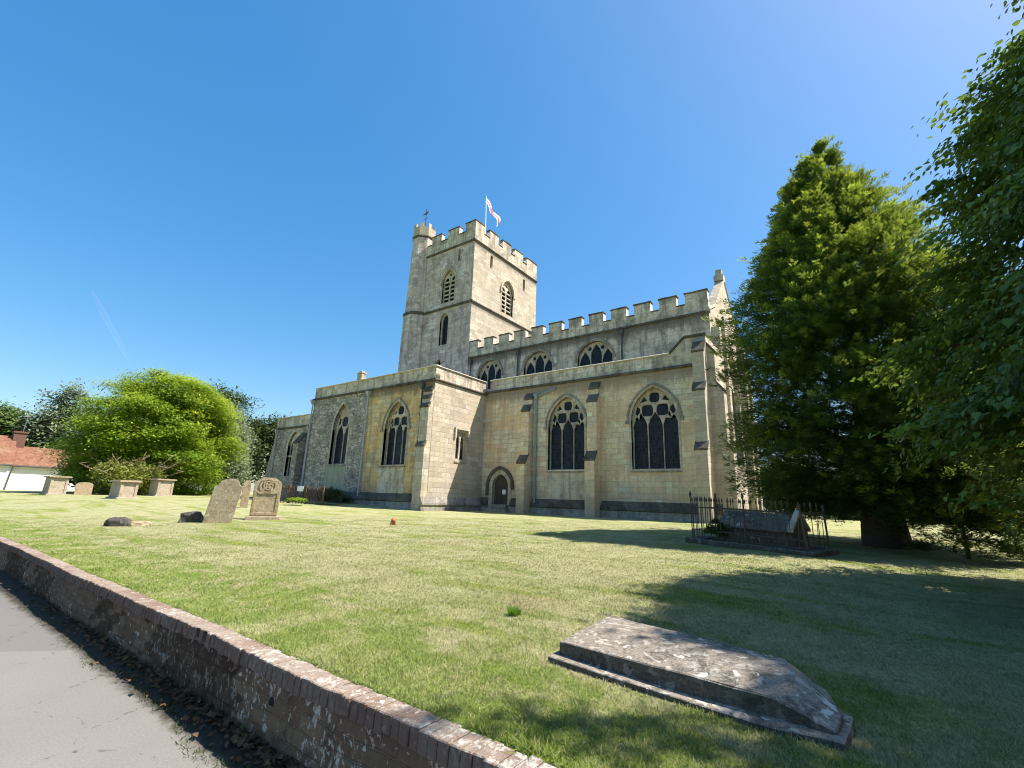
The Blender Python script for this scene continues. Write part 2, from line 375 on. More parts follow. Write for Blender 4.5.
def lawn_colour(t, dark=1.0):
    p2 = t.mul(t.pos, (1, 1, 0))
    rows = t.noise(t.mul(p2, (0.26, 1.3, 1)), 1.0, 6, 0.65, 0.6)       # rows of mown clippings
    big = t.noise(p2, 0.33, 4, 0.6)
    mid = t.noise(p2, 1.9, 5, 0.65)
    clump = t.noise(p2, 7.0, 5, 0.7); mid = t.step(mid, .3, .7)
    y = t.sep(t.pos)[1]
    edge = t.step(t.math('ADD', y, t.math('MULTIPLY', mid, 2.4)), 5.6, 3.4)   # lusher by the wall
    green = t.mix(mid, (0.175, 0.25, 0.03), (0.31, 0.345, 0.065))
    hay = t.mix(mid, (0.38, 0.365, 0.18), (0.52, 0.475, 0.27))
    f = t.math('ADD', t.math('MULTIPLY', rows, 0.75), t.math('MULTIPLY', big, 0.55))
    f = t.step(f, 0.48, 0.69)
    f = t.math('MULTIPLY', f, t.math('SUBTRACT', 1.0, t.math('MULTIPLY', edge, 0.75)))
    bare = t.step(t.noise(t.vm('ADD', p2, (31.7, 4.2, 0)), 0.5, 4, 0.6), 0.6, 0.72)
    green = t.mix(t.math('MULTIPLY', edge, .5), green, (.17, .285, .02))
    c = t.mix(f, green, hay)
    c = t.mix(t.math('MULTIPLY', bare, 0.65), c, (0.4, 0.32, 0.18))
    c = t.mix(t.math('MULTIPLY', t.step(clump, .52, .66), .45), c, (.1, .17, .02))
    return t.mix(t.math('MULTIPLY', t.step(clump, .42, .32), .4), c, (.42, .4, .17))
def mk_lawn():
    t = NT('lawn_ground', 0.95, 0.1)
    c = lawn_colour(t); f = t.noise(t.pos, 22.0, 6, 0.75)
    c = t.mix(t.math('MULTIPLY', t.step(f, 0.62, 0.35), .6), c, (0.1, 0.12, 0.035))
    t.col(c); t.bump(t.math('ADD', f, t.noise(t.pos, 90, 3, 0.7)), 0.9, 0.03); return t.m
M['lawn'] = mk_lawn()
def mk_blade():
    t = NT('grass_blades', 0.7, 0.2)
    r = t.attr('rnd'); c = lawn_colour(t)
    c = t.mix(t.math('MULTIPLY', r, 0.3), c, (0.15, 0.25, 0.02))
    c = t.mix(t.step(r, 0.8, 0.95), c, (0.45, 0.39, 0.21))
    t.put(t.b.inputs['Normal'], t.vm('NORMALIZE', t.vm('ADD', t.mul(t.nor, (.45, .45, .45)), (0, 0, 1.0))))
    tr = t.n('ShaderNodeBsdfTranslucent'); t.put(tr.inputs[0], c); t.col(c)
    mx = t.n('ShaderNodeMixShader'); mx.inputs[0].default_value = 0.4
    t.l(t.b.outputs[0], mx.inputs[1]); t.l(tr.outputs[0], mx.inputs[2]); t.l(mx.outputs[0], t.out.inputs[0]); return t.m
M['blade'] = mk_blade()

def gridmesh(name, xs, ys, zf):
    X, Y = np.meshgrid(xs, ys, indexing='ij'); Z = zf(X, Y); nx, ny = X.shape
    me = bpy.data.meshes.new(name); me.vertices.add(nx*ny)
    me.vertices.foreach_set('co', np.stack([X, Y, Z], -1).astype(np.float32).ravel())
    i = np.arange((nx-1)*(ny-1)); a = (i//(ny-1))*ny+i % (ny-1)
    q = np.stack([a, a+ny, a+ny+1, a+1], -1).ravel()
    me.loops.add(len(q)); me.loops.foreach_set('vertex_index', q.astype(np.int32))
    me.polygons.add(len(i)); me.polygons.foreach_set('loop_start', (np.arange(len(i))*4).astype(np.int32))
    me.update(calc_edges=True); me.shade_smooth(); return me
def spread(near, far, n, k=3.2):
    t = np.linspace(0, 1, n); return near+(far-near)*(np.exp(k*2.2*t)-1)/(np.exp(k*2.2)-1)
xs = np.unique(np.concatenate([-spread(0.3, 4000, 150), np.linspace(-0.3, 8, 40), spread(8, 4000, 40)]))
ys = np.unique(np.concatenate([np.linspace(2.07, 2.34, 14), np.linspace(2.36, 12, 58), spread(12, 4000, 70)]))
struct(link('lawn', gridmesh('lawn', xs, ys, zg), M['lawn']), label='mown lawn of the churchyard')

def mk_path():
    t = NT('tarmac', 0.9, 0.25)
    p = t.pos; x, y, z = t.sep(p)
    f = t.noise(p, 60, 4, 0.7); g = t.noise(p, 1.6, 5, 0.6); h = t.noise(p, 9, 5, 0.7)
    c = t.mix(g, (0.15, 0.137, 0.122), (0.205, 0.187, 0.168))
    c = t.mix(t.math('MULTIPLY', t.step(f, 0.35, 0.7), 0.35), c, (0.29, 0.265, 0.24))
    old = t.step(t.math('ADD', x, t.math('MULTIPLY', y, -0.927)), -8.63, -8.65)
    c = t.mix(t.math('MULTIPLY', old, 0.6), c, (0.135, 0.124, 0.112))
    ve = t.vor(t.vm('ADD', p, t.mul(t.noisec(p, 3, 4), (0.5, 0.5, 0))), 0.9, 'DISTANCE_TO_EDGE').outputs['Distance']
    crack = t.math('MULTIPLY', t.step(ve, 0.012, 0.002), t.step(h, 0.5, 0.6))
    c = t.mix(t.math('MULTIPLY', crack, 0.7), c, (0.06, 0.055, 0.05))
    moss = t.step(t.math('ADD', y, t.math('MULTIPLY', t.math('SUBTRACT', h, 0.5), 0.55)), 1.7, 1.95)
    c = t.mix(t.math('MULTIPLY', moss, 0.7), c, (0.085, 0.105, 0.03))
    dirt_shade = t.step(t.math('ADD', y, t.math('MULTIPLY', t.math('SUBTRACT', h, 0.5), 0.16)), 1.72, 1.83)
    c = t.mix(dirt_shade, c, (0.035, 0.029, 0.021))  # gutter dirt with the wall's shadow painted in, near black
    t.col(c); t.bump(t.math('ADD', f, h), 0.4, 0.01); return t.m
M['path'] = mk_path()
pz = -1.70
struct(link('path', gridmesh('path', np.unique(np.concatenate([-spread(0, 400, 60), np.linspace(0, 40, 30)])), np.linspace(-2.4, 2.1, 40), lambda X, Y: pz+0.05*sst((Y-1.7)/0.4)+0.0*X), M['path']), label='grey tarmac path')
struct(link('verge', gridmesh('verge', np.linspace(-4000, 4000, 30), -spread(2.38, 4000, 20), lambda X, Y: pz-0.01+0*X), M['lawn']), label='grass verge')

# ------------------------------------------------------------------ retaining wall with header coping
def mk_wall(brick):
    t = NT('retaining_brick' if brick else 'retaining_stone', 0.95, 0.15)
    p = t.pos; x, y, z = t.sep(p)
    uv = t.comb(x, z, 0)
    if brick:
        r = t.sep(t.vor(t.mul(p, (13.3, 0.02, 0.02)), 1.0).outputs['Color'])[0]
        c = t.mix(r, (0.19, 0.125, 0.095), (0.26, 0.185, 0.14)); hg = t.noise(p, 30, 3)
        c = t.mix(t.math('MULTIPLY', t.step(t.noise(p, 2.2, 5, 0.7), 0.4, 0.6), 0.85), c, (0.29, 0.235, 0.185))
    else:
        w = t.vm('ADD', uv, t.mul(t.vm('SUBTRACT', t.noisec(uv, 4, 3), (0.5, 0.5, 0.5)), (0.06, 0.05, 0)))
        k = t.n('ShaderNodeTexBrick'); t.put(k.inputs['Vector'], w); k.inputs['Scale'].default_value = 1
        k.inputs['Brick Width'].default_value = 0.27; k.inputs['Row Height'].default_value = 0.105; k.inputs['Mortar Size'].default_value = 0.01; k.inputs['Mortar Smooth'].default_value = 0.5
        k.inputs['Color1'].default_value = (0.115, 0.074, 0.05, 1); k.inputs['Color2'].default_value = (0.165, 0.118, 0.076, 1); k.inputs['Mortar'].default_value = (0.12, 0.09, 0.064, 1)
        c = k.outputs['Color']; hg = t.math('SUBTRACT', 1.0, k.outputs['Fac'])
        c = t.mix(t.math('MULTIPLY', t.step(t.noise(uv, 1.3, 6, .7), 0.44, 0.6), 0.8), c, (0.16, 0.118, 0.075))
        c = t.mix(t.math('MULTIPLY', t.step(t.noise(uv, 6, 6, .75), 0.5, 0.62), 0.65), c, (0.055, 0.04, 0.032))
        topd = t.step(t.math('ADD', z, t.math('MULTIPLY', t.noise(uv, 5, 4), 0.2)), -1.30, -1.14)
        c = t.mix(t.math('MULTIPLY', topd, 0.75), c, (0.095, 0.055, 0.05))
    n1 = t.noise(t.mul(p, (1.25, 1, .75)), 19, 6, 0.7, 0.5); n2 = t.noise(p, 34, 4, 0.7); n3 = t.noise(p, 1.1, 3)
    th = t.math('ADD', n1, t.math('MULTIPLY', t.math('SUBTRACT', n3, 0.5), 0.5))
    lich = t.step(th, 0.585 if not brick else 0.56, 0.66 if not brick else 0.64)
    c = t.mix(t.math('MULTIPLY', lich, 0.8), c, (0.44, 0.42, 0.37))
    c = t.mix(t.math('MULTIPLY', t.step(n2, 0.58, 0.68), 0.55), c, (0.06, 0.05, 0.045))
    c = t.mix(t.math('MULTIPLY', t.step(t.noise(p, 17, 4), 0.63, 0.67), 0.7), c, (0.5, 0.47, 0.4))
    if brick: c = t.mix(t.math('MULTIPLY', t.step(t.math('ADD', t.sep(t.nor)[2], t.math('MULTIPLY', t.math('SUBTRACT', n1, .5), 1.2)), .75, .3), .72), c, (.085, .056, .048))  # upright faces painted darker: dirty brick and the shade on the front together
    t.col(c); t.bump(t.math('ADD', hg, t.math('MULTIPLY', n2, 0.8)), 0.7, 0.02); return t.m
M['wbrick'] = mk_wall(True); M['wstone'] = mk_wall(False)
WT = thing('retaining_wall', 'low brick retaining wall with lichen spotted header coping along the path', 'wall', (-2, 2.1, pz))
cp = MB(); x = -34.0
WY = 2.035
while x < 5.0:
    w = 0.068+random.uniform(-.006, .006); j = random.uniform(-.008, .008); zz = -1.16+random.uniform(-.003, .003)
    wob = 0.012*math.sin(x*0.9)+0.01*math.sin(x*2.3)
    d = 0.105+random.uniform(-.006, .012)
    WY = float(yw(x)); y0 = WY+j+wob; y1 = WY+0.175+random.uniform(-.01, .012)+wob
    cp.prism([(x, y0, zz-d), (x+w, y0, zz-d), (x+w, y1, zz-d), (x, y1, zz-d)], [(x, y0+random.uniform(0, .012), zz), (x+w, y0+random.uniform(0, .012), zz), (x+w, y1, zz), (x, y1, zz)])
    x += w+random.uniform(.002, .006)
cp.build('coping', M['wbrick'], WT, bevel=0.006)
nx = 520; nz = 14
def face_y(X, Z):
    return yw(X)+.027+0.012*np.sin(X*0.9)+0.01*np.sin(X*2.3)+0.006*np.sin(X*13+Z*9)*np.sin(Z*31+X*3)-0.02*(Z+1.2)*0.0
wx = np.linspace(-34, 5, nx); wz = np.linspace(pz-0.15, -1.185, nz)
Xw, Zw = np.meshgrid(wx, wz, indexing='ij'); Yw = face_y(Xw, Zw)
mb = MB(); vs = np.stack([Xw, Yw, Zw], -1).reshape(-1, 3); mb.add([tuple(v) for v in vs], [(i*nz+j, (i+1)*nz+j, (i+1)*nz+j+1, i*nz+j+1) for i in range(nx-1) for j in range(nz-1)])
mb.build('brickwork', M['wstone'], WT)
hb = MB(); hb.tube([(-3.45, 2.012, -1.40), (-3.45, 2.1, -1.40)], 0.035, 10); hb.build('drain_hole', M['black'], WT)
mo = MB()
for xa, xb in ((-34, -14.4), (-14.4, -1.4), (-1.4, 5)):
    ya, yb = float(yw(xa)), float(yw(xb)); mo.prism([(xa, ya+.03, pz-.15), (xb, yb+.03, pz-.15), (xb, yb+.165, pz-.15), (xa, ya+.165, pz-.15)], [(xa, ya+.03, -1.166), (xb, yb+.03, -1.166), (xb, yb+.165, -1.166), (xa, ya+.165, -1.166)]); mo.build('mortar_core', M['wstone'], WT)

# ------------------------------------------------------------------ church
CH = thing('church', 'large medieval stone church with square battlemented west tower and pointed windows', 'church', (-22, 30, -0.8))
ZB = -1.3
def rect(u0, u1, v0, v1): return [(u0, v0), (u1, v0), (u1, v1), (u0, v1)]
def wall(name, F, u0, u1, z0, z1, holes, mat, thick=0.6, outer=None): return link(name, plate(F, outer or rect(u0, u1, z0, z1), holes, thick), M[mat], CH)
def string(name, F, u0, u1, z, mat='darkstone', h=0.2, d=0.14, parent=None):
    q = MB(); q.fprof(F, [(-0.05, z+h*0.5), (d*0.6, z+h*0.35), (d, z), (d*0.9, z-h*0.22), (d*0.3, z-h*0.5), (-0.05, z-h*0.5)], u0, u1); return q.build(name, M[mat], parent or CH)
def parapet(F, u0, u1, z0, z1, mat='parapet', cop=True, thick=0.4, e0=0.0, e1=0.0):
    o = link('parapet', plate(F, rect(u0, u1, z0, z1), [], thick, -0.02), M[mat], CH)
    if cop:
        q = MB(); q.fprof(F, [(0.07, z1), (0.07, z1+.06), (-0.1, z1+.13), (-thick-.1, z1+.13), (-thick-.1, z1)], u0+e0, u1+e1); q.build('coping', M['coping'], o, bevel=.015)
    return o
def plinth(F, u0, u1, ztop=0.18, gz=-1.3, d=0.28, mat='darkstone'):
    q = MB(); q.fprof(F, [(-0.05, ztop), (0.0, ztop), (d, ztop-0.42), (d, ztop-0.52), (d-0.06, ztop-0.56), (-0.05, ztop-0.56)], u0, u1); o = q.build('plinth', M[mat], CH)
    q = MB(); q.fprof(F, [(-0.05, ztop-.55), (d-0.08, ztop-.55), (d-0.04, gz), (-0.05, gz)], u0, u1); q.build('plinth_base', M['plinth'], o)
def buttress(F, u0, u1, stages, mat='ashlar', label=None):
    """stages: list of (depth, z_top) from the ground up; sloping weatherings between"""
    prof = [(-0.05, ZB)]; 
    wqs = []; d0, z0 = stages[0]; prof.append((d0, ZB))
    for i, (d, z) in enumerate(stages):
        nd = stages[i+1][0] if i+1 < len(stages) else 0.0
        rise = (d-nd)*1.25+0.12
        prof.append((d, z)); prof.append((nd, z+rise))
        wq = MB(); wqs.append(wq); wq.fprof(F, [(nd-0.03, z+rise+0.03), (d+0.06, z+0.02), (d+0.06, z-0.08), (d-0.03, z-0.1), (nd-0.03, z+rise-0.1)], u0-0.03, u1+0.03)
    prof.append((-0.05, prof[-1][1]))
    q = MB(); q.fprof(F, prof, u0, u1); o = q.build('buttress', M[mat], CH, bevel=0.012, label=label)
    for wq in wqs: wq.build('weathering', M['darkstone'], o)
    return o
def pipe(F, u, z0, z1, mat, r=0.06, hopper=True, foot=True, feed=None):
    q = MB(); pts = [F.p(u, z1, 0.14), F.p(u, z0+0.25, 0.14)]
    if foot: pts += [F.p(u+0.02, z0+0.12, 0.16), F.p(u+0.12, z0, 0.36)]
    else: pts += [F.p(u, z0, 0.14)]
    q.tube(pts, r, 8)
    for k in range(int((z1-z0)/1.8)): q.fbox(F, u-r-.03, u+r+.03, z0+.7+k*1.8, z0+.78+k*1.8, 0.0, 0.14+r+.015)
    if feed: q.tube([F.p(*feed, 0.12), F.p(u, z1+0.15, 0.14)], r*.9, 8)
    o = q.build('downpipe', M[mat], CH)
    if hopper:
        q = MB(); a = [F.p(u+x, z1+.32, d) for x, d in ((-.17, .0), (.17, .0), (.17, .34), (-.17, .34))]; b = [F.p(u+x, z1-.05, d) for x, d in ((-.08, .04), (.08, .04), (.08, .24), (-.08, .24))]
        q.prism(b, a); q.build('hopper', M[mat], o)
    return o

# --- south aisle (chapel)
FA = S(27.0); AX0, AX1 = -22.4, -6.31
o1 = opening(-15.42, 2.05, 4.95, 1.36, 1.95); o2 = opening(-9.5, 2.02, 4.95, 1.40, 1.95)
od = opening(-20.72, -0.28, 0.95, 0.72, 0.86)
wall('aisle_wall', FA, AX0-0.5, AX1, ZB, 7.95, [o1, o2, od], 'ashlar')
window(CH, FA, -15.42, 2.05, 4.95, 1.36, 1.95, 3, heads=4.75, surround=0.14)
window(CH, FA, -9.5, 2.02, 4.95, 1.40, 1.95, 3, heads=4.75, surround=0.14)
q = MB(); q.fbox(FA, -16.8, -14.05, 0.25, 1.86, -0.05, 0.012); q.build('render_panel', M['render_pale'], CH)
# door
dr = MB(); dp = opening(-20.72, -0.28, 0.95, 0.72, 0.86); dr.fpoly(FA, dp, -0.36, -0.28); dm = dr.build('door', M['oak'], CH, label='dark oak priest door with white notice')
q = MB()
for k in range(7): q.fbox(FA, -21.40+k*0.205, -21.39+k*0.205, -0.25, 1.05, -0.285, -0.268)
q.build('plank_joint', M['black'], dm)
q = MB(); q.fbox(FA, -20.72, -20.42, 0.42, 0.74, -0.275, -0.262); q.build('notice', M['paper'], dm)
q = MB(); q.ring(FA, opening(-20.72, -0.3, 0.95, 1.0, 1.2), opening(-20.72, -0.3, 0.95, 0.70, 0.84), -0.3, 0.03); q.build('door_surround', M['dressed'], dm)
q = MB(); q.ring(FA, [(-21.94, 0.3)]+arch(-20.72, 0.95, 1.22, 1.42)+[(-19.5, 0.75)], [(-21.72, 0.3)]+arch(-20.72, 0.95, 1.0, 1.2)+[(-19.72, 0.75)], -0.05, 0.14); q.build('hood_mould', M['darkstone'], dm)
q = MB(); q.fbox(FA, -21.5, -19.94, -0.55, -0.29, -0.3, 0.35); q.fbox(FA, -21.7, -19.7, -1.1, -0.56, -0.3, 0.62); q.build('step', M['plinth'], dm, bevel=.02)
plinth(FA, -22.4, -21.75); plinth(FA, -19.7, AX1+0.28)
string('string_course', FA, -22.4, AX1-0.6, 7.92)
parapet(FA, -22.02, -8.4, 8.03, 8.78)
# stepped end of the aisle parapet
q = link('parapet', plate(FA, [(-8.4, 8.03), (AX1+.005, 8.03), (AX1+.005, 9.6), (-7.5, 9.6), (-8.4, 8.76)], [], 0.4, -0.02), M['parapet'], CH)
c = MB()
for (ua, va), (ub, vb) in (((-8.4, 8.78), (-7.5, 9.62)), ((-7.5, 9.62), (AX1+.05, 9.62))):
    a = [FA.p(ua, va, .07), FA.p(ua, va+.13, .07), FA.p(ua, va+.13, -.5), FA.p(ua, va, -.5)]; b = [FA.p(ub, vb, .07), FA.p(ub, vb+.13, .07), FA.p(ub, vb+.13, -.5), FA.p(ub, vb, -.5)]; c.prism(a, b)
c.build('coping', M['darkstone'], q)
buttress(FA, -18.62, -17.98, [(1.0, 2.5), (0.62, 6.1), (0.3, 7.0)], 'ashlar')
buttress(FA, -13.55, -12.9, [(1.0, 2.6), (0.62, 6.3), (0.3, 7.2)], 'ashlar')
buttress(FA, -6.98, -6.34, [(1.05, 3.0), (0.8, 6.3), (0.5, 8.6)], 'cream', 'corner buttress catching the sun')
pipe(FA, -17.72, -0.75, 7.0, 'pipe_blue', 0.07, feed=(-16.2, 7.55))
# east end of the aisle
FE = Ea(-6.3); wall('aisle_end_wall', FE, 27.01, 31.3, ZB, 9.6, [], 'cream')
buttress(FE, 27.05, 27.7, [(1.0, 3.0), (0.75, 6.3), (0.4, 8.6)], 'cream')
plinth(FE, 27.8, 31.3); string('string_course', FE, 27.7, 31.3, 7.92)

# --- transept / south chapel
FT = S(21.6); TX0, TX1 = -36.8, -22.41
w3 = opening(-26.0, 2.12, 4.7, 1.2, 1.9); w4 = opening(-32.55, 2.3, 5.0, 1.05, 2.05)
wall('chapel_wall', FT, -29.35, TX1, ZB, 7.75, [w3], 'ashlar_gold')
link('rubble_wall', plate(FT, rect(TX0, -29.352, ZB, 7.75), [w4], 0.6), M['rubble'], CH)
window(CH, FT, -26.0, 2.12, 4.7, 1.2, 1.9, 3, heads=4.55, surround=0.16, hood=True, depth=0.42)
window(CH, FT, -32.55, 2.3, 5.0, 1.05, 2.05, 2, heads=4.7, surround=0.2, hood=False, depth=0.42)
q = MB(); q.fbox(FT, -27.4, -24.7, 0.2, 1.95, -0.05, 0.013); q.build('render_panel', M['render_pale'], CH)
q = MB(); q.fbox(FT, -33.9, -31.3, 0.3, 2.13, -0.05, 0.013); q.build('render_panel', M['render_green'], CH, label='greenish rendered panel below window')
plinth(FT, TX0, TX1-0.3, 0.25)
string('string_course', FT, TX0-0.12, TX1+0.14, 7.78)
parapet(FT, TX0, TX1, 7.88, 8.7)
q = MB(); q.fbox(FT, -31.35, -30.75, 8.85, 9.35, -.5, -.1); q.fbox(FT, -31.4, -30.7, 9.35, 9.45, -.55, -.05); q.fbox(FT, -31.2, -30.9, 9.45, 9.6, -.45, -.15); q.build('finial', M['dressed'], CH, bevel=.02)
buttress(FT, -23.2, -22.42, [(0.55, 3.3), (0.42, 5.9), (0.3, 6.5), (0.2, 7.0)], 'dressed')
pipe(FT, -29.3, -0.5, 7.35, 'pipe_pale', 0.065); pipe(FT, -23.45, -0.7, 7.25, 'pipe_dark', 0.06)
pipe(FT, -36.75, 0, 7.4, 'pipe_pale', 0.06, foot=False)
FTE = Ea(-22.4)
tw = rect(23.98, 25.02, 2.6, 4.55)
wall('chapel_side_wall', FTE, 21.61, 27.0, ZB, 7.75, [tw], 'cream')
lts = []
for cy in (24.245, 24.755): lts.append([(cy-.19, 2.7), (cy-.19, 3.9), (cy-.12, 4.2), (cy, 4.35), (cy+.12, 4.2), (cy+.19, 3.9), (cy+.19, 2.7)])
wb = link('window', plate(FTE, tw, lts, .14, -.12, .02), M['dressed'], CH, 'small square headed two light window')
g = MB(); g.add([FTE.p(u, v, -.24) for u, v in tw], [(0, 1, 2, 3)]); g.build('glass', M['glass'], wb)
q = MB(); q.fbox(FTE, 23.75, 25.25, 4.7, 4.86, -.05, .14); q.fbox(FTE, 23.75, 23.9, 4.1, 4.7, -.05, .13); q.fbox(FTE, 25.1, 25.25, 4.1, 4.7, -.05, .13); q.build('hood_mould', M['dressed'], wb)
q = MB(); q.fprof(FTE, [(-.3, 2.6), (.06, 2.5), (.06, 2.42), (-.3, 2.42)], 23.9, 25.1); q.build('sill', M['plinth'], wb)
plinth(FTE, 21.02, 27.0, 0.1, d=.2, mat='plinth')
string('string_course', FTE, 21.6-.14, 27, 7.78)
parapet(FTE, 21.65, 26.98, 7.88, 8.7, 'parapet', e0=-.07)
q = MB(); q.box(TX0+.3, TX1-.4, 21.9, 31, 8.05, 8.15); q.build('chapel_roof', M['lead'], CH)
q = MB(); q.prism([(AX0+.3, 27.35, 8.2), (AX1-.3, 27.35, 8.2), (AX1-.3, 27.35, 8.0), (AX0+.3, 27.35, 8.0)], [(AX0+.3, 31, 9.3), (AX1-.3, 31, 9.3), (AX1-.3, 31, 9.1), (AX0+.3, 31, 9.1)]); q.build('aisle_roof', M['lead'], CH)
q = MB(); q.fbox(We(-36.8), -31, -22.2, ZB, 7.7, -.5, 0); q.build('chapel_west_wall', M['rubble'], CH)

# --- low west aisle
FW = S(23.2)
w5 = opening(-42.0, 1.5, 4.3, 0.95, 1.25)
wall('west_aisle_wall', FW, -45.6, -36.82, ZB, 5.95, [w5], 'rubble')
window(CH, FW, -42.0, 1.5, 4.3, .95, 1.25, 3, heads=3.9, surround=0.25, hood=False)
q = MB(); q.fbox(FW, -42.95, -41.05, 3.25, 3.4, -.3, -.1); q.build('transom', M['dressed'], CH)
string('string_course', FW, -45.7, -36.8, 6.0); parapet(FW, -45.6, -36.82, 6.1, 7.0)
pipe(FW, -39.6, -.3, 5.6, 'pipe_pale', .06); pipe(FW, -45.1, -.3, 5.6, 'pipe_pale', .06)
buttress(FW, -40.75, -39.9, [(0.75, 4.4)], 'rubble')
q = MB(); q.prism([(-45.6, 23.2, ZB), (-47.5, 23.4, ZB), (-47.5, 24.4, ZB), (-45.6, 24.4, ZB)], [(-45.6, 23.2, 5.0), (-45.8, 23.3, 5.0), (-45.8, 24.2, 5.0), (-45.6, 24.4, 5.0)]); q.build('buttress', M['plinth'], CH)
q = MB(); q.box(-45.5, -36.9, 23.85, 31, 5.2, 6.3); q.fbox(We(-45.6), -31, -24.4, ZB, 5.9, -.5, 0); q.build('west_aisle_roof', M['lead'], CH)

# --- clerestory of the nave
FC = S(31.0); CX0, CX1 = -28.0, -6.9
cw = [(-25.45, 1.3), (-20.38, 1.38), (-15.25, 1.45)]
ops = [opening(c, 9.4, 10.75, a, 1.3) for c, a in cw]
wall('clerestory_wall', FC, CX0, CX1-.01, 7.0, 12.6, ops, 'parapet')
for c, a in cw: window(CH, FC, c, 9.4, 10.75, a, 1.3, 3, heads=10.55, surround=.05, depth=.36)
string('string_course', FC, CX0, CX1+.1, 12.62, h=.22)
ml = [(-28.0, -27.0), (-26.3, -25.2), (-24.55, -23.45), (-22.9, -21.7), (-21.1, -19.95), (-19.35, -18.15), (-17.5, -16.35), (-15.7, -14.5), (-13.87, -12.65), (-12.04, -10.82), (-10.21, -8.98), (-8.4, -6.92)]
prof = [(CX0, 12.75)]; 
def battlement(F, u0, u1, z0, zc, zt, merl, thick=.4, d=0.0):
    pts = [(u0, z0), (u1, z0)]; 
    for a, b in reversed(merl):
        pts += [(b, zc) if b < u1-1e-6 else None, (b, zt), (a, zt), (a, zc) if a > u0+1e-6 else None]
    pts = [q for q in pts if q]
    if merl[0][0] > u0+1e-6: pts.append((u0, zc))
    if merl[-1][1] < u1-1e-6: pts.insert(2, (u1, zc))
    o = link('battlement', plate(F, pts, [], thick, d), M['parapet'], CH)
    for v in o.data.vertices:
        if v.co.z > z0+.3: v.co.z += .03*math.sin(v.co.x*7.1+v.co.y*9.3+v.co.z*5)
    gaps = [(merl[i][1], merl[i+1][0]) for i in range(len(merl)-1)]
    if merl[0][0] > u0+1e-6: gaps.append((u0, merl[0][0]))
    if merl[-1][1] < u1-1e-6: gaps.append((merl[-1][1], u1))
    for a, b in merl: c = MB(); c.fbox(F, a-.05, b+.05, zt-.02, zt+.1, d-thick-.05, d+.06); me = c.mesh(bevel=.02); displaced(me, .035, 1.7, 2, 3); link('coping', me, M['darkstone'], o)
    for a, b in gaps: c = MB(); c.fbox(F, a+.004, b-.004, zc, zc+.09, d-thick-.05, d+.06); c.build('sill', M['darkstone'], o, bevel=.02)
    return o
battlement(FC, CX0, CX1, 12.72, 13.4, 14.2, ml, .4, -.02)
pipe(FC, -13.0, 9, 12.1, 'pipe_dark', .07, foot=False); pipe(FC, -22.32, 9, 12.05, 'pipe_dark', .07, foot=False); pipe(FC, -27.6, 9, 12.0, 'pipe_dark', .06, foot=False)
# east gable
FG = Ea(-6.88)
gp = [(31.0, 6.0), (42.0, 6.0), (42.0, 12.9), (40.2, 13.6), (36.5, 17.0), (32.9, 13.6), (31.0, 12.7)]
ew = opening(36.5, 3.0, 8.0, 2.2, 3.4)
wall('gable_wall', FG, 31, 42, ZB, 12.9, [ew], 'cream', outer=[(31.02, ZB), (42.0, ZB)]+gp[2:])
window(CH, FG, 36.5, 3.0, 8.0, 2.2, 3.4, 3)
c = MB()
pts = [(31.0, 12.75), (32.9, 13.65), (36.5, 17.05), (40.2, 13.65), (42.0, 12.95)]
for (a, b), (a2, b2) in zip(pts[:-1], pts[1:]):
    c.prism([FG.p(a, b, .08), FG.p(a, b+.22, .02), FG.p(a, b+.22, -.6), FG.p(a, b, -.68)], [FG.p(a2, b2, .08), FG.p(a2, b2+.22, .02), FG.p(a2, b2+.22, -.6), FG.p(a2, b2, -.68)])
c.fbox(FG, 36.15, 36.85, 17.1, 17.6, -.65, .05); c.fbox(FG, 36.28, 36.72, 17.6, 18.1, -.52, -.08); c.build('gable_coping', M['dressed'], CH, bevel=.02)
q = MB()
for y in (31.5, 33.2, 39.6, 41.5): q = MB(); q.fbox(FG, y-.28, y+.28, ZB, 11.6 if y in (31.5, 41.5) else 12.6, -.05, .5); q.build('gable_shaft', M['cream'], CH, bevel=.02)
q = MB(); q.prism([(CX0, 31.5, 13.0), (CX0, 36.5, 15.0), (CX0, 41.5, 13.0)], [(CX1-.5, 31.5, 13.0), (CX1-.5, 36.5, 15.0), (CX1-.5, 41.5, 13.0)]); q.build('nave_roof', M['lead'], CH)
q = MB(); q.box(CX0, CX1-.6, 41.4, 42, ZB, 13.2); q.build('nave_north_wall', M['tower'], CH)

# --- tower
TWX0, TWX1, TWY0, TWY1 = -36.9, -28.0, 30.92, 41.95
FS = S(TWY0); FTE2 = Ea(TWX1)
bs = opening(-31.2, 18.95, 21.2, 0.85, 1.2); ls = opening(-31.45, 14.5, 17.0, 0.55, 0.85); slit_s = rect(-30.15, -29.85, 23.1, 24.4); ls2 = opening(-31.9, 11.2, 12.6, .35, .5)
wall('tower_wall', FS, TWX0, TWX1-.01, ZB, 25, [bs, ls, slit_s, ls2], 'tower')
be = opening(36.5, 18.9, 21.3, 0.98, 1.25); sl1 = rect(33.4, 33.8, 22.9, 24.3); sl2 = rect(39.25, 39.65, 22.7, 24.1)
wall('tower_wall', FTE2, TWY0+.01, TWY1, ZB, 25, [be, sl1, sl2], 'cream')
q = MB(); q.fbox(We(TWX0), -TWY1, -TWY0-.01, ZB, 25, -.6, 0); q.box(TWX0+.02, TWX1-.6, TWY1-.6, TWY1-.02, ZB, 25); q.box(TWX0+.5, TWX1-.5, TWY0+.5, TWY1-.5, 24.6, 25.0); q.build('tower_back_walls', M['tower'], CH)
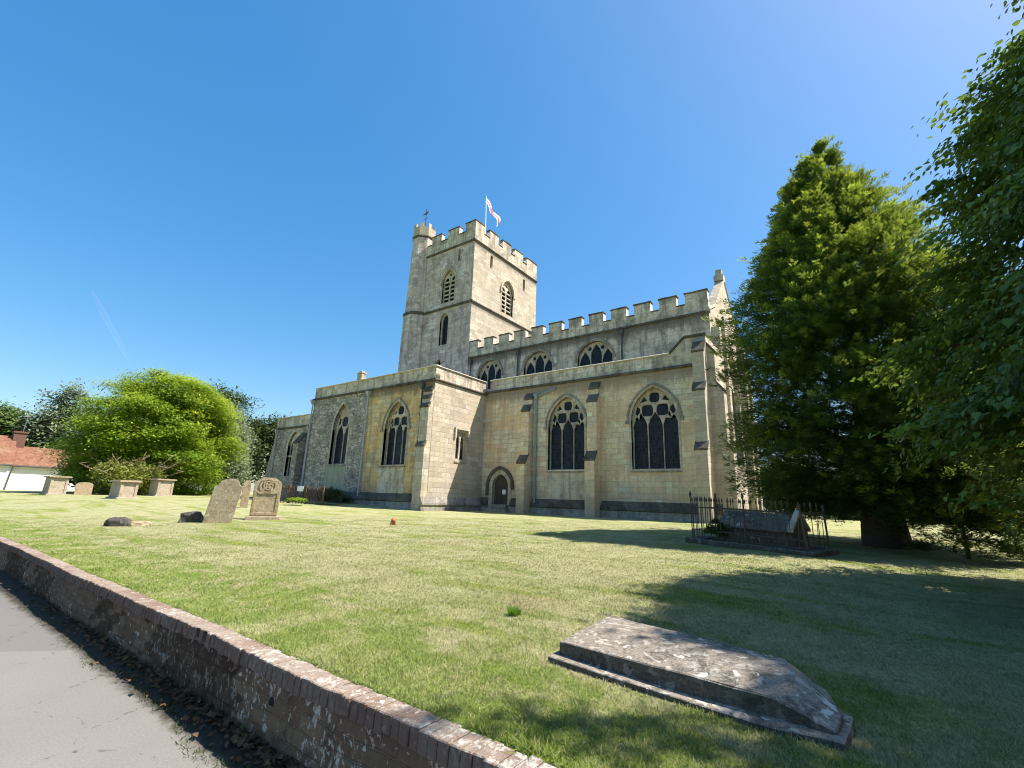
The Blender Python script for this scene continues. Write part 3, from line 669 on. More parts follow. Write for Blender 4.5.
def belfry(F, cx, z0, zs, a, h, op):
    holes = []; n = 5; w = a-.09; dz = (zs+.1-z0-.1)/n
    for sgn in (-1, 1):
        c = cx+sgn*(w/2+.06)
        for k in range(n): holes.append(rect(c-w/2+.02, c+w/2-.02, z0+.1+k*dz, z0+.1+k*dz+dz*.72))
        holes.append([(c-w*.4, zs+.12), (c+w*.4, zs+.12), (c+w*.25, zs+.42), (c, zs+.55), (c-w*.25, zs+.42)])
    holes.append(circ(cx, zs+h*.66, .16, 10))
    o = link('belfry_window', plate(F, op, holes, .16, -.2, .015), M['dressed'], CH)
    g = MB(); g.add([F.p(u, v, -.45) for u, v in op], [tuple(range(len(op)))]); g.build('louvre', M['black'], o)  # black sheet standing in for the darkness inside the belfry
    q = MB(); q.ring(F, arch(cx, zs, a+.28, h+.28), arch(cx, zs, a+.1, h+.1), -.05, .12)
    for sgn in (-1, 1): q.fbox(F, cx+sgn*(a+.19)-.14, cx+sgn*(a+.19)+.14, zs-.25, zs-.003, -.05, .14)
    q.build('hood_mould', M['dressed'], o)
    q = MB(); q.ring(F, [(cx-a-.16, z0)]+arch(cx, zs, a+.16, h+.16)+[(cx+a+.16, z0)], op, -.15, .02); q.build('surround', M['dressed'], o)
belfry(FS, -31.2, 18.95, 21.2, .85, 1.2, bs); belfry(FTE2, 36.5, 18.9, 21.3, .98, 1.25, be)
lw = link('window', plate(FS, ls, [opening(-31.45, 14.6, 17.0, .42, .68)], .14, -.2), M['dressed'], CH)
g = MB(); g.add([FS.p(u, v, -.4) for u, v in ls], [tuple(range(len(ls)))]); g.build('glass', M['glass'], lw)
q = MB(); q.ring(FS, [(-32.2, 14.5)]+arch(-31.45, 17.0, .75, 1.05)+[(-30.7, 14.5)], ls, -.15, .02); q.build('surround', M['dressed'], lw)
q = MB()
for F, (u0, v0), (u1, v1) in ((FS, slit_s[0], slit_s[2]), (FTE2, sl1[0], sl1[2]), (FTE2, sl2[0], sl2[2]), (FS, (-32.3, 11.1), (-31.5, 13.2))): q = MB(); q.fbox(F, u0-.05, u1+.05, v0-.05, v1+.05, -.5, -.35); q.build('slit_opening', M['black'], CH)
for z in (18.35, 24.85):
    h, d = .26, .17
    for F, a, b in ((FS, TWX0, TWX1+.17), (FTE2, TWY0-0.165, TWY1)): q = MB(); q.fprof(F, [(-0.05, z+h*0.5), (d*0.6, z+h*0.35), (d, z), (d*0.9, z-h*0.22), (d*0.3, z-h*0.5), (-0.05, z-h*0.5)], a, b); q.build('string_course', M['darkstone'], CH)
def ladder(u0, u1, n, frac=.58):
    p = (u1-u0)/(n-1+frac); return [(u0+i*p, u0+i*p+p*frac) for i in range(n)]
battlement(FS, -34.8, TWX1-.004, 24.98, 26.1, 27.0, [(-34.1, -32.7), (-31.75, -30.2), (-29.35, TWX1-.004)], .45)
em = [(TWY0+.008, 32.3), (33.15, 34.65), (35.4, 36.85), (37.6, 39.1), (39.9, TWY1)]
battlement(FTE2, TWY0+.008, TWY1, 24.98, 26.1, 27.0, em, .45)
q = MB()
for a, b in [(-y1, -y0) for y0, y1 in em]: q.fbox(We(TWX0), a, b, 25, 27, -.45, 0)
q.box(TWX0+.02, TWX1-.5, TWY1-.45, TWY1-.01, 25, 26.1)
for k in range(4): q.box(TWX0+.4+k*2.2, TWX0+1.7+k*2.2, TWY1-.45, TWY1-.012, 26.1, 27)
q.build('battlement', M['parapet'], CH)
# octagonal stair turret
tc = Vector((-35.85, 31.3, 0))
def octo(r, z, rot=math.pi/8): return [tc+Vector((r*math.cos(rot+k*math.pi/4), r*math.sin(rot+k*math.pi/4), z)) for k in range(8)]
q = MB(); q.prism(octo(1.68, ZB), octo(1.5, 18.3)); q.prism(octo(1.4, 18.3), octo(1.2, 27.2)); tq = q.build('stair_turret', M['tower'], CH)
q = MB(); q.prism(octo(1.5, 18.2), octo(1.62, 18.38)); q.prism(octo(1.62, 18.38), octo(1.38, 18.62)); q.build('string_course', M['darkstone'], tq); q = MB(); q.prism(octo(1.2, 27.2), octo(1.33, 27.35)); q.prism(octo(1.33, 27.35), octo(1.27, 27.5)); q.build('string_course', M['darkstone'], tq)
q = MB(); q.prism(octo(1.26, 27.5), octo(1.25, 28.5))
oo, oi = octo(1.25, 0), octo(1.0, 0)
for k in range(8):
    a, b = oo[k], oo[(k+1) % 8]; c_, d_ = oi[k], oi[(k+1) % 8]
    def L(p, q_, t): return p+(q_-p)*t
    pa = [L(a, b, -.02), L(a, b, .38), L(c_, d_, .38), L(c_, d_, -.02)]
    q.prism([p+Vector((0, 0, 28.45)) for p in pa], [p+Vector((0, 0, 28.95)) for p in pa])
q.build('turret_cap', M['cream'], tq)

# flagpole + weather vane
FPL = thing('flagpole', 'white flagpole with English cross flag on the tower roof', 'flagpole', (-31, 36, 25))
q = MB(); q.tube([(-31, 36.0, 25.0), (-31, 35.85, 30), (-31, 35.7, 33.8)], [.07, .055, .04], 8); q.build('pole', M['white'], FPL)
gx, gy = 24, 15; vs = []; fs = []; q = MB()
for i in range(gx+1):
    for j in range(gy+1):
        u, v = i/gx, j/gy
        top = Vector((0, 35.73+u*2.6, 33.55-1.6*u**1.1)); bot = Vector((0, 35.77+u*2.3, 32.9-1.6*u**1.1-.2*u))
        p = top.lerp(bot, v); p.x = -31+.05+.28*math.sin(u*9+v*1.5)*u**.7; vs.append(p)
for i in range(gx):
    for j in range(gy):
        a = i*(gy+1)+j; u, v = (i+.5)/gx, (j+.5)/gy
        q.cur = 1 if abs(u-.5) < .09 or abs(v-.5) < .14 else 0
        q.f.append((a, a+gy+1, a+gy+2, a+1)); q.mi.append(q.cur)
q.v = [tuple(p) for p in vs]
q.build('flag', [M['flagwhite'], M['flagred']], FPL, smooth=True, label='white flag with red cross streaming downwards')
VN = thing('weather_vane', 'thin iron weather vane on top of the stair turret', 'weather vane', (tc.x, tc.y, 29.1))
q = MB(); q.tube([(tc.x, tc.y, 28.4), (tc.x, tc.y, 31.4)], .045, 6); q.build('pole', M['iron'], VN)
q = MB(); q.prism([(tc.x-.55, tc.y-.02, 30.8), (tc.x+.1, tc.y-.02, 30.7), (tc.x+.4, tc.y-.02, 31.0), (tc.x-.05, tc.y-.02, 30.95)], [(tc.x-.55, tc.y+.02, 30.8), (tc.x+.1, tc.y+.02, 30.7), (tc.x+.4, tc.y+.02, 31.0), (tc.x-.05, tc.y+.02, 30.95)]); q.tube([(tc.x-.35, tc.y, 30.2), (tc.x+.35, tc.y, 30.2)], .03, 6); q.build('vane', M['iron'], VN)

# ------------------------------------------------------------------ tombs and gravestones
def mk_tomb(name, c1, c2, lich, dark, amt=0.6, sc=1.0, orange=0.0, upright_dark=0.0):
    t = NT(name, 0.92, 0.2); p = t.mul(t.pos, (sc, sc, sc))
    a = t.noise(p, 3.2, 6, 0.7, 0.4); b = t.noise(p, 11, 6, 0.7); d = t.noise(t.vm('ADD', p, (3, 7, 1)), 4.6, 5, 0.6, 0.8)
    c = t.mix(a, c1, c2)
    c = t.mix(t.math('MULTIPLY', t.step(a, 0.48, 0.62), 0.75), c, dark)
    c = t.mix(t.math('MULTIPLY', t.step(b, 0.5, 0.62), 0.6), c, tuple(q*.5 for q in c1))
    e = t.noise(p, 38, 4, .7); c = t.mix(t.math('MULTIPLY', t.step(e, .54, .64), .7), c, tuple(q*.28 for q in c1)); c = t.mix(t.math('MULTIPLY', t.step(e, .42, .34), .5), c, lich)
    v = t.vor(t.vm('ADD', p, t.mul(t.noisec(p, 7, 5), (.4, .4, .4))), 5.0)
    sp = t.math('MULTIPLY', t.step(t.math('ADD', v.outputs['Distance'], t.math('MULTIPLY', t.math('SUBTRACT', b, .5), .5)), 0.36, 0.28), t.step(t.sep(v.outputs['Color'])[0], 1-amt*.75, 1-amt*.75+.05))
    c = t.mix(t.math('MULTIPLY', sp, 0.85), c, lich)
    c = t.mix(t.math('MULTIPLY', t.step(d, 0.56, 0.64), amt), c, lich)
    if upright_dark: c = t.mix(t.math('MULTIPLY', t.step(t.math('ADD', t.sep(t.nor)[2], t.math('MULTIPLY', t.math('SUBTRACT', b, .5), .6)), .75, .35), upright_dark), c, (.03, .026, .02))  # darker on upright faces
    if orange: c = t.mix(t.math('MULTIPLY', t.step(t.noise(p, 6, 4), 0.6, 0.66), orange), c, (0.4, 0.26, 0.09))
    t.col(c); t.bump(t.math('ADD', b, t.math('MULTIPLY', a, .5)), 0.7, 0.02); return t.m
M['ledger'] = mk_tomb('lichened_ledger', (0.16, 0.135, 0.107), (0.35, 0.3, 0.235), (0.52, 0.48, 0.41), (0.055, 0.048, 0.04), 0.48, 2.1, upright_dark=.66)
M['kerb'] = mk_tomb('grave_kerb', (0.085, 0.075, 0.058), (0.16, 0.138, 0.108), (0.32, 0.29, 0.24), (0.045, 0.04, 0.032), 0.35, 1.2, upright_dark=.4)
M['grave_tan'] = mk_tomb('tan_headstone', (0.38, 0.285, 0.18), (0.45, 0.35, 0.23), (0.42, 0.38, 0.27), (0.27, 0.195, 0.12), 0.4, orange=.35)
M['grave_grey'] = mk_tomb('grey_headstone', (0.34, 0.27, 0.18), (0.41, 0.33, 0.225), (0.44, 0.4, 0.3), (0.24, 0.19, 0.125), 0.45, orange=.3)
M['grave_dark'] = mk_tomb('dark_mossy_stone', (0.06, 0.055, 0.045), (0.1, 0.09, 0.075), (0.2, 0.19, 0.165), (0.035, 0.034, 0.028), 0.25)
M['chest'] = mk_tomb('chest_tomb_stone', (0.40, 0.33, 0.25), (0.47, 0.39, 0.29), (0.46, 0.42, 0.33), (0.3, 0.24, 0.18), 0.35)


# large coped ledger in the foreground
LT = thing('ledger_tomb', 'large low lichen covered tomb with sloping end lying on the lawn by the wall', 'tomb', (-1.1, 3.6, -1.16))
q = MB(); q.prism([(-2.03, 3.27, -1.35), (-0.57, 3.27, -1.35), (-.22, 3.31, -1.35), (-.19, 3.69, -1.35), (-.5, 4.0, -1.35), (-2.1, 4.5, -1.35)],
                  [(-2.02, 3.28, -1.1), (-0.57, 3.28, -1.17), (-.23, 3.32, -1.165), (-.2, 3.68, -1.15), (-.5, 3.98, -1.13), (-2.08, 4.48, -1.08)])
me = q.mesh(bevel=.006, seg=1); displaced(me, .009, 7, 3, 3); link('plinth', me, M['ledger'], LT)
q = MB()
A, B_, C_, D_ = (-1.98, 3.38, -1.01), (-2.03, 4.4, -1.0), (-.57, 3.95, -.97), (-.56, 3.38, -1.05)
E1, E2, G_ = (-.26, 3.385, -1.14), (-.24, 3.58, -1.11), (-.32, 3.75, -1.055)
MID0, MID1 = (-1.97, 3.88, -.985), (-.46, 3.68, -.965)
bot = lambda p: (p[0], p[1], -1.3)
q.add([A, D_, E1, E2, G_, C_, B_, MID0, MID1, bot(A), bot(D_), bot(E1), bot(E2), bot(G_), bot(C_), bot(B_)],
      [(0, 1, 8, 7), (7, 8, 5, 6), (1, 2, 3, 8), (8, 3, 4, 5), (0, 9, 10, 1), (1, 10, 11, 2), (2, 11, 12, 3), (3, 12, 13, 4), (4, 13, 14, 5), (5, 14, 15, 6), (6, 15, 9, 0, 7), (9, 15, 14, 13, 12, 11, 10)])
me = q.mesh(bevel=.006, seg=1); displaced(me, .008, 5, 5, 1); displaced(me, .005, 24, 0, 8); link('coped_slab', me, M['ledger'], LT)

def headstone(name, label, base, udir, w, h, t, mat, style='round', lean=(0, 0), sink=.25, seed=0, group=None):
    u = Vector((udir[0], udir[1], 0)).normalized(); n = Vector((u.y, -u.x, 0)); o = Vector(base)
    T = thing(name, label, 'gravestone', base, group)
    if style == 'round': prof = [(-w/2, -sink), (w/2, -sink), (w/2, h*.78)] + [(w/2*math.cos(a), h*.78+h*.22*math.sin(a)**.8) for a in np.linspace(.12, math.pi-.12, 13)] + [(-w/2, h*.78)]
    elif style == 'shoulder': prof = [(-w/2, -sink), (w/2, -sink), (w/2, h*.80), (w*.36, h*.86)] + [(w*.34*math.cos(a), h*.88+h*.12*math.sin(a)) for a in np.linspace(.1, math.pi-.1, 11)] + [(-w*.36, h*.86), (-w/2, h*.80)]
    else: prof = [(-w/2, -sink), (w/2, -sink), (w/2, h*.88), (w*.22, h), (-w*.22, h), (-w/2, h*.88)]
    def P(a, z, d): return o+u*(a+lean[0]*max(z, -1))+n*(d+lean[1]*z)+Vector((0, 0, z))
    q = MB(); q.prism([P(a, z, -t/2) for a, z in prof], [P(a, z, t/2) for a, z in prof])
    me = q.mesh(bevel=.015, seg=2); displaced(me, .012, 4, 2, seed); link('slab', me, M[mat], T)
    return T, P
g1, P1 = headstone('headstone', 'plain grey headstone leaning to the right beside a dark low stone', (-17.9, 7.58, zgf(-17.9, 7.58)), (.56, .83), .86, 1.5, .13, 'grave_grey', 'shoulder', (.14, -.03), seed=1)
g2, P2 = headstone('headstone', 'tan upright headstone carved with an interlaced cross and border', (-19.0, 9.68, zgf(-19.0, 9.68)), (.5, .86), .96, 1.62, .16, 'grave_tan', 'clip', (.02, 0), seed=2)
q = MB()
W2, H2, dd = 1.0, 1.62, .08
for a0, a1, z0, z1 in ((-.46, -.36, .28, 1.12), (.36, .46, .28, 1.12), (-.46, .46, .18, .28)): q.prism([P2(a, z, dd-.02) for a, z in rect(a0, a1, z0, z1)], [P2(a, z, dd+.03) for a, z in rect(a0, a1, z0, z1)])
def strip(pts, wd=.035):
    for (a, b), (a2, b2) in zip(pts[:-1], pts[1:]):
        d = Vector((a2-a, b2-b)); d.normalize(); nx_, ny_ = -d.y*wd, d.x*wd
        qd = [(a+nx_, b+ny_), (a2+nx_, b2+ny_), (a2-nx_, b2-ny_), (a-nx_, b-ny_)]
        q.prism([P2(x, z, dd-.02) for x, z in qd], [P2(x, z, dd+.035) for x, z in qd])
cz = 1.30
strip([(-.28*math.cos(t), cz-.02+.26*math.sin(t)) for t in np.linspace(0, 2*math.pi, 15)])
strip([(-.24, cz+.22), (.24, cz-.24)], .045); strip([(.24, cz+.22), (-.24, cz-.24)], .045)
strip([(.16*math.cos(t), cz+.16*math.sin(t)) for t in np.linspace(0, 2*math.pi, 11)], .025)
strip([(-.42, 1.1), (-.25, 1.0), (0, 1.04), (.25, 1.0), (.42, 1.1)], .035)
q.build('carving', M['grave_tan'], g2, bevel=.008)
q = MB(); q.prism([P2(a, -.2, d) for a, d in ((-.62, -.2), (.62, -.2), (.62, .2), (-.62, .2))], [P2(a, .14, d) for a, d in ((-.6, -.18), (.6, -.18), (.6, .18), (-.6, .18))]); q.build('base', M['grave_grey'], g2, bevel=.02)
headstone('headstone', 'narrow pale stone post standing behind the leaning headstone', (-26.6, 12.45, zgf(-26.6, 12.45)), (.5, .86), .36, 1.42, .2, 'grave_tan', 'clip', seed=4)
headstone('headstone', 'small distant rounded headstone between the chest tombs', (-50.0, 10.9, zgf(-50, 10.9)), (.2, .98), 1.05, 1.0, .14, 'grave_tan', 'round', seed=5)
def rock(name, label, c, sx, sy, sz, mat, seed, cat='stone', rot=0.9):
    bm = bmesh.new(); bmesh.ops.create_icosphere(bm, subdivisions=4, radius=1); me = bpy.data.meshes.new(name)
    from mathutils import noise as mn
    for v in bm.verts:
        p = v.co.copy(); k = 1+.28*mn.noise(p*1.3+Vector((seed, 2, 1)))+.1*mn.noise(p*4+Vector((seed, 0, 3)))
        p = Vector((math.copysign(abs(p.x)**.6, p.x), math.copysign(abs(p.y)**.6, p.y), math.copysign(abs(p.z)**.7, p.z)))*k
        x_, y_ = p.x*sx, p.y*sy; v.co = (c[0]+x_*math.cos(rot)-y_*math.sin(rot), c[1]+x_*math.sin(rot)+y_*math.cos(rot), c[2]+p.z*sz)
    bm.to_mesh(me); bm.free(); me.shade_smooth(); return tag(link(name, me, M[mat]), label, cat)
rock('fallen_stone', 'dark mossy low stone lying beside the leaning headstone', (-18.75, 7.12, zgf(-18.75, 7)+.1), .36, .2, .24, 'grave_dark', 1, rot=.95)
rock('fallen_stone', 'brown half buried boulder alone on the lawn', (-18.0, 4.9, zgf(-18, 4.9)+.05), .3, .2, .2, 'grave_dark', 5, rot=1.0)
rock('fallen_stone', 'pale flat stone touching the brown boulder', (-17.72, 5.36, zgf(-17.7, 5.36)+.02), .27, .18, .13, 'grave_tan', 9, rot=1.0)
def chest(label, x, y, L, W, H, seed):
    z = zgf(x, y); T = thing('chest_tomb', label, 'tomb', (x-L/2, y+W/2, z), 'weathered chest tombs on the lawn')
    q = MB(); q.prism([(x-L, y, z-.2), (x, y, z-.2), (x, y+W, z-.2), (x-L, y+W, z-.2)], [(x-L+.03, y+.03, z+H-.13), (x-.03, y+.03, z+H-.13), (x-.03, y+W-.03, z+H-.13), (x-L+.03, y+W-.03, z+H-.13)])
    for yy in (y+.02, y+W-.16):
        q.box(x-.1, x+.025, yy-.02, yy+.14, z-.1, z+H-.16)
    q.build('chest', M['chest'], T, bevel=.015)
    q = MB(); q.box(x-L-.14, x+.14, y-.13, y+W+.13, z+H-.13, z+H-.05); q.box(x-L-.1, x+.1, y-.09, y+W+.09, z+H-.051, z+H); me = q.mesh(bevel=.02); displaced(me, .015, 2, 1, seed); link('lid', me, M['grave_grey'], T)
    q = MB(); q.box(x-L-.1, x+.1, y-.1, y+W+.1, z-.2, z+.1); q.build('base', M['chest'], T, bevel=.02)
chest('chest tomb nearest the cottage, left of the small headstone', -49.4, 8.75, 2.0, 1.05, 1.42, 1)
chest('middle chest tomb with dark south side, in front of yellow green bush', -37.7, 9.95, 2.0, .95, 1.16, 2)
chest('chest tomb right of the yellow green bush, under the big tree', -48.7, 15.4, 2.0, 1.2, 1.45, 3)
M['orange_clay'] = plain('orange_clay', (.3, .12, .045), .85, var=.35, scale=12)
rock('clay_stump', 'small rusty orange stump sticking out of the lawn before the chapel', (-13.8, 11.75, zgf(-13.8, 11.75)+.08), .09, .07, .14, 'orange_clay', 3, 'stump')

# railed grave with coped tomb
gu = Vector((.972, -.234, 0)); gn = Vector((.234, .972, 0)); g0 = Vector((-4.05, 13.55, 0)); GL, GD = 3.1, 1.7
gz0 = -1.0
def GP(a, b, z): return g0+gu*a+gn*b+Vector((0, 0, gz0+z-0.03*a))
RG = thing('grave_railing', 'rusty iron railing with spiked bars round a stone kerbed grave', 'railing', tuple(GP(GL/2, GD/2, 0)))
q = MB()
for a0, a1, b0, b1 in ((0, GL, 0, .3), (0, GL, GD-.3, GD), (0, .3, .3, GD-.3), (GL-.3, GL, .3, GD-.3)):
    q.prism([GP(a, b, -.3) for a, b in rect(a0, a1, b0, b1)], [GP(a, b, .2) for a, b in rect(a0, a1, b0, b1)])
me = q.mesh(bevel=.02); displaced(me, .02, 3, 3, 2); link('kerb', me, M['kerb'], RG)
def rail_bar(h, lean=0.0, spike=True, seed=0):
    q = MB(); q.tube([(0, 0, .15), (lean, 0, .2+h)], .009, 5)
    if spike: q.tube([(lean, 0, .2+h-.02), (lean, 0, .2+h+.03), (lean, 0, .2+h+.12)], [.012, .024, .002], 5)
    return q.mesh('bar')
bar_me = rail_bar(.98); short_me = rail_bar(.62, .02, False); thick = MB(); thick.tube([(0, 0, .15), (0, 0, 1.3)], .015, 6); thick.tube([(0, 0, 1.27), (0, 0, 1.34), (0, 0, 1.45)], [.02, .04, .004], 6); post_me = thick.mesh('post')
def put(name, me, a, b, rz=0.0, lx=0.0, ly=0.0):
    o = bpy.data.objects.new(name, me); COL.objects.link(o); o.parent = RG
    if not me.materials: me.materials.append(M['iron'])
    o.location = GP(a, b, 0)-Vector(RG.location); o.rotation_euler = (ly, lx, math.atan2(gu.y, gu.x)); return o
for i in range(19):
    a = .18+i*.128
    if i in (7, 13): continue
    put('bar', bar_me, a, .15, lx=random.uniform(-.02, .02), ly=random.uniform(-.02, .02))
for a in (2.62, 2.76, 2.88): put('bar', short_me, a, .15, lx=random.uniform(-.05, .05))
for i in range(20):
    if i in (4, 15): continue
    put('bar', bar_me, .2+i*.135, GD-.15, lx=random.uniform(-.02, .02), ly=random.uniform(-.02, .02))
for i in range(10): put('bar', bar_me, .15, .27+i*.13, lx=random.uniform(-.02, .02))
for b in (.5, .85, 1.2): put('bar', short_me if b > .6 else bar_me, GL-.15, b, lx=random.uniform(-.04, .04))
for a, b, lx in ((.15, .15, 0), (.15, GD-.15, 0), (1.55, .15, .01), (1.55, GD-.15, 0)): put('post', post_me, a, b, lx=lx)
q = MB(); q.tube([(0, 0, .15), (0, 0, 1.17)], .022, 6); q.tube([(0, 0, 1.14), (0, 0, 1.2), (0, 0, 1.24)], [.02, .045, .01], 6); pm = q.mesh('post')
put('post', pm, GL-.15, .15, lx=-.09); put('post', pm, GL-.15, GD-.15, lx=-.04)
q = MB()
for z in (1.0, .42):
    q.tube([GP(.15, .15, z), GP(2.55 if z > .5 else GL-.15, .15, z)], .014, 5); q.tube([GP(.15, GD-.15, z), GP(GL-.15, GD-.15, z)], .014, 5)
    q.tube([GP(.15, .15, z), GP(.15, GD-.15, z)], .014, 5)
q.tube([GP(GL-.24, .15, 1.02), GP(GL-.2, GD-.15, 1.05)], .018, 5)
q.build('rail', M['iron'], RG)
CT = thing('coped_tomb', 'gabled grey stone tomb inside the iron railing', 'tomb', tuple(GP(1.7, .85, .1)))
def CPp(a, b, z): return GP(a, b, z)
prof = [(.38, 0), (.38, .5), (.30, .55), (.85, .98), (1.4, .55), (1.32, .5), (1.32, 0)]
q = MB(); q.prism([CPp(.75, b, z) for b, z in prof], [CPp(2.55, b, z) for b, z in prof]); me = q.mesh(bevel=.02); displaced(me, .015, 3, 2, 4); link('body', me, M['kerb'], CT)
q = MB(); q.prism([CPp(a, b, .08) for a, b in rect(.55, 2.75, .33, 1.38)], [CPp(a, b, .24) for a, b in rect(.6, 2.7, .36, 1.35)]); q.build('base', M['kerb'], CT, bevel=.02)
q = MB()
for b0, z0, b1, z1 in ((.27, .56, .85, 1.0), (1.43, .56, .85, 1.0)):
    q.prism([CPp(2.5, b0, z0), CPp(2.62, b0, z0), CPp(2.62, b0, z0+.09), CPp(2.5, b0, z0+.09)], [CPp(2.5, b1, z1), CPp(2.62, b1, z1), CPp(2.62, b1, z1+.09), CPp(2.5, b1, z1+.09)])
q.build('gable_coping', M['dressed'], CT, bevel=.01)

# brown fence with notice, low railing before the chapel
def fence(name, label, p0, p1, h, n, mat, posts, gap=0.11, notice=None, cat='fence'):
    a, b = Vector(p0), Vector(p1); T = thing(name, label, cat, tuple((a+b)/2)); L = (b-a).length; d = (b-a)/L
    q = MB(); k = int(L/gap)
    for i in range(k+1):
        c = a+d*(i*gap); z = zgf(c.x, c.y); q.tube([(c.x, c.y, z-.05), (c.x+random.uniform(-.02, .02), c.y, z+h*random.uniform(.96, 1.02))], .022, 4)
    q.build('palings', M[mat], T)
    q = MB()
    for f in (.22, .82): q.tube([a+Vector((0, 0, zgf(a.x, a.y)+h*f)), b+Vector((0, 0, zgf(b.x, b.y)+h*f))], .03, 5)
    q.build('rail', M[mat], T)
    for i in range(posts):
        c = a+(b-a)*(i/(posts-1)); z = zgf(c.x, c.y); q = MB(); q.box(c.x-.05, c.x+.05, c.y-.05, c.y+.05, z-.1, z+h*1.08); q.build('post', M[mat], T)
    if notice:
        c = a+(b-a)*notice; z = zgf(c.x, c.y); nn = Vector((d.y, -d.x, 0))
        q = MB(); pts = [c+d*x_+nn*.05+Vector((0, 0, z+zz)) for x_, zz in ((-.22, h*.7), (.22, h*.7), (.22, h*1.0), (-.22, h*1.0))]; q.prism(pts, [p_+nn*.02 for p_ in pts]); q.build('notice', M['paper'], T, label='small white notice')
fence('paling_fence', 'brown paling fence with a small white notice beside the carved headstone', (-31.6, 16.5, 0), (-28.3, 18.1, 0), 1.12, 0, 'rust', 4, notice=.55)
fence('low_railing', 'low grey railing standing before the chapel plinth', (-34.6, 20.4, 0), (-29.6, 20.3, 0), .85, 0, 'pipe_dark', 4, gap=.2, cat='railing')

# ------------------------------------------------------------------ cottage
M['whitewash'] = plain('whitewashed_wall', (0.8, 0.79, 0.76), 0.85, var=.05, scale=2)
def mk_tiles():
    t = NT('clay_tiles', .9, .15); x, y, z = t.sep(t.pos)
    k = t.n('ShaderNodeTexBrick'); t.put(k.inputs['Vector'], t.comb(y, t.math('MULTIPLY', z, 1.3), 0)); k.inputs['Scale'].default_value = 1
    k.inputs['Brick Width'].default_value = .22; k.inputs['Row Height'].default_value = .16; k.inputs['Mortar Size'].default_value = .014
    k.inputs['Color1'].default_value = (.19, .082, .05, 1); k.inputs['Color2'].default_value = (.255, .118, .07, 1); k.inputs['Mortar'].default_value = (.14, .07, .05, 1)
    c = t.mix(t.math('MULTIPLY', t.step(t.noise(t.pos, 1.3, 5, .7), .45, .65), .5), k.outputs['Color'], (.3, .19, .12))
    t.col(c); t.bump(t.math('SUBTRACT', 1, k.outputs['Fac']), .5, .03); return t.m
M['tiles'] = mk_tiles()
M['brickred'] = plain('chimney_brick', (.14, .075, .058), .9, var=.35, scale=5)
HS = thing('cottage', 'white cottage with orange clay tile roof and brick chimney at the lawn edge', 'house', (-80, 8, -.75))
hz = -.9
def gablehouse(x0, x1, y0, y1, ez, rz, rname):
    q = MB(); q.prism([(x0, y0, hz), (x1, y0, hz), (x1, y0, ez), ((x0+x1)/2, y0, rz-.12), (x0, y0, ez)], [(x0, y1, hz), (x1, y1, hz), (x1, y1, ez), ((x0+x1)/2, y1, rz-.12), (x0, y1, ez)]); q.build('wall', M['whitewash'], HS)
    q = MB(); xm = (x0+x1)/2; k = (rz-ez)/(xm-x0)
    for s_ in (1, -1):
        xe = x1+.35 if s_ > 0 else x0-.35; ze = ez-.35*k
        q.prism([(xm, y0-.15, rz), (xe, y0-.15, ze), (xe, y0-.15, ze+.14), (xm, y0-.15, rz+.14)], [(xm, y1+.15, rz), (xe, y1+.15, ze), (xe, y1+.15, ze+.14), (xm, y1+.15, rz+.14)])
    r = q.build('roof', M['tiles'], HS); return r
r1 = gablehouse(-84, -77.6, -8, 10.2, 2.3, 5.35, 'a'); r2 = gablehouse(-83, -77.9, 10.25, 22, 2.25, 4.25, 'b')
q = MB(); q.box(-81.4, -80.2, 10.0, 11.1, 3.6, 5.9); q.box(-81.5, -80.1, 9.9, 11.2, 5.9, 6.1); ch = q.build('chimney', M['brickred'], HS)
q = MB(); q.tube([(-80.4, 10.7, 6), (-80.4, 10.75, 8.0)], .035, 5); q.tube([(-80.9, 10.6, 7.9), (-79.9, 10.9, 7.95)], .02, 5)
for k in range(4): q.tube([(-80.8+k*.25, 10.4, 7.92), (-80.8+k*.25, 11.0, 7.92)], .012, 4); q.build('aerial', M['pipe_pale'], ch)
q = MB(); q.tube([(-77.2, -8, 2.05), (-77.2, 10.2, 2.05)], .09, 6); q.tube([(-77.5, 10.3, 2.05), (-77.5, 10.1, hz)], .06, 6); q.tube([(-77.5, 10.3, 2.0), (-77.5, 22, 2.0)], .09, 6); q.build('gutter', M['pipe_dark'], HS)
for y, z0, z1, w in ((7.9, -.5, .45, 1.5), (4.2, -.3, 1.0, 1.2)):
    q = MB(); q.box(-77.75, -77.52, y-w/2, y+w/2, z0, z1); wn = q.build('window', M['glass'], HS)
    q = MB()
    for k in range(4): yy = y-w/2+k*w/3; q.box(-77.54, -77.48, yy-.04, yy+.04, z0, z1)
    q.box(-77.54, -77.47, y-w/2-.04, y+w/2+.04, z0-.06, z0); q.box(-77.54, -77.47, y-w/2-.04, y+w/2+.04, z1, z1+.06); q.build('frame', M['white'], wn)

# ------------------------------------------------------------------ foliage
def mk_leaf(name, lo, hi, tip, trans=0.35, rough=.5, spec=.35, big=.12):
    t = NT(name, rough, spec); r = t.attr('rnd'); tp = t.attr('tip')
    c = t.mix(r, lo, hi); c = t.mix(t.math('MULTIPLY', t.noise(t.pos, big*8, 3), .6), c, tuple(q*.7 for q in lo))
    c = t.mix(tp, c, tip); t.col(c)
    tr = t.n('ShaderNodeBsdfTranslucent'); t.put(tr.inputs[0], t.mix(.5, c, tip)); mx = t.n('ShaderNodeMixShader'); mx.inputs[0].default_value = trans
    t.l(t.b.outputs[0], mx.inputs[1]); t.l(tr.outputs[0], mx.inputs[2]); t.l(mx.outputs[0], t.out.inputs[0]); return t.m
M['bark'] = plain('bark', (.075, .055, .042), .95, var=.5, scale=7)
M['twig'] = plain('pale_twig', (.33, .26, .17), .9, var=.3)
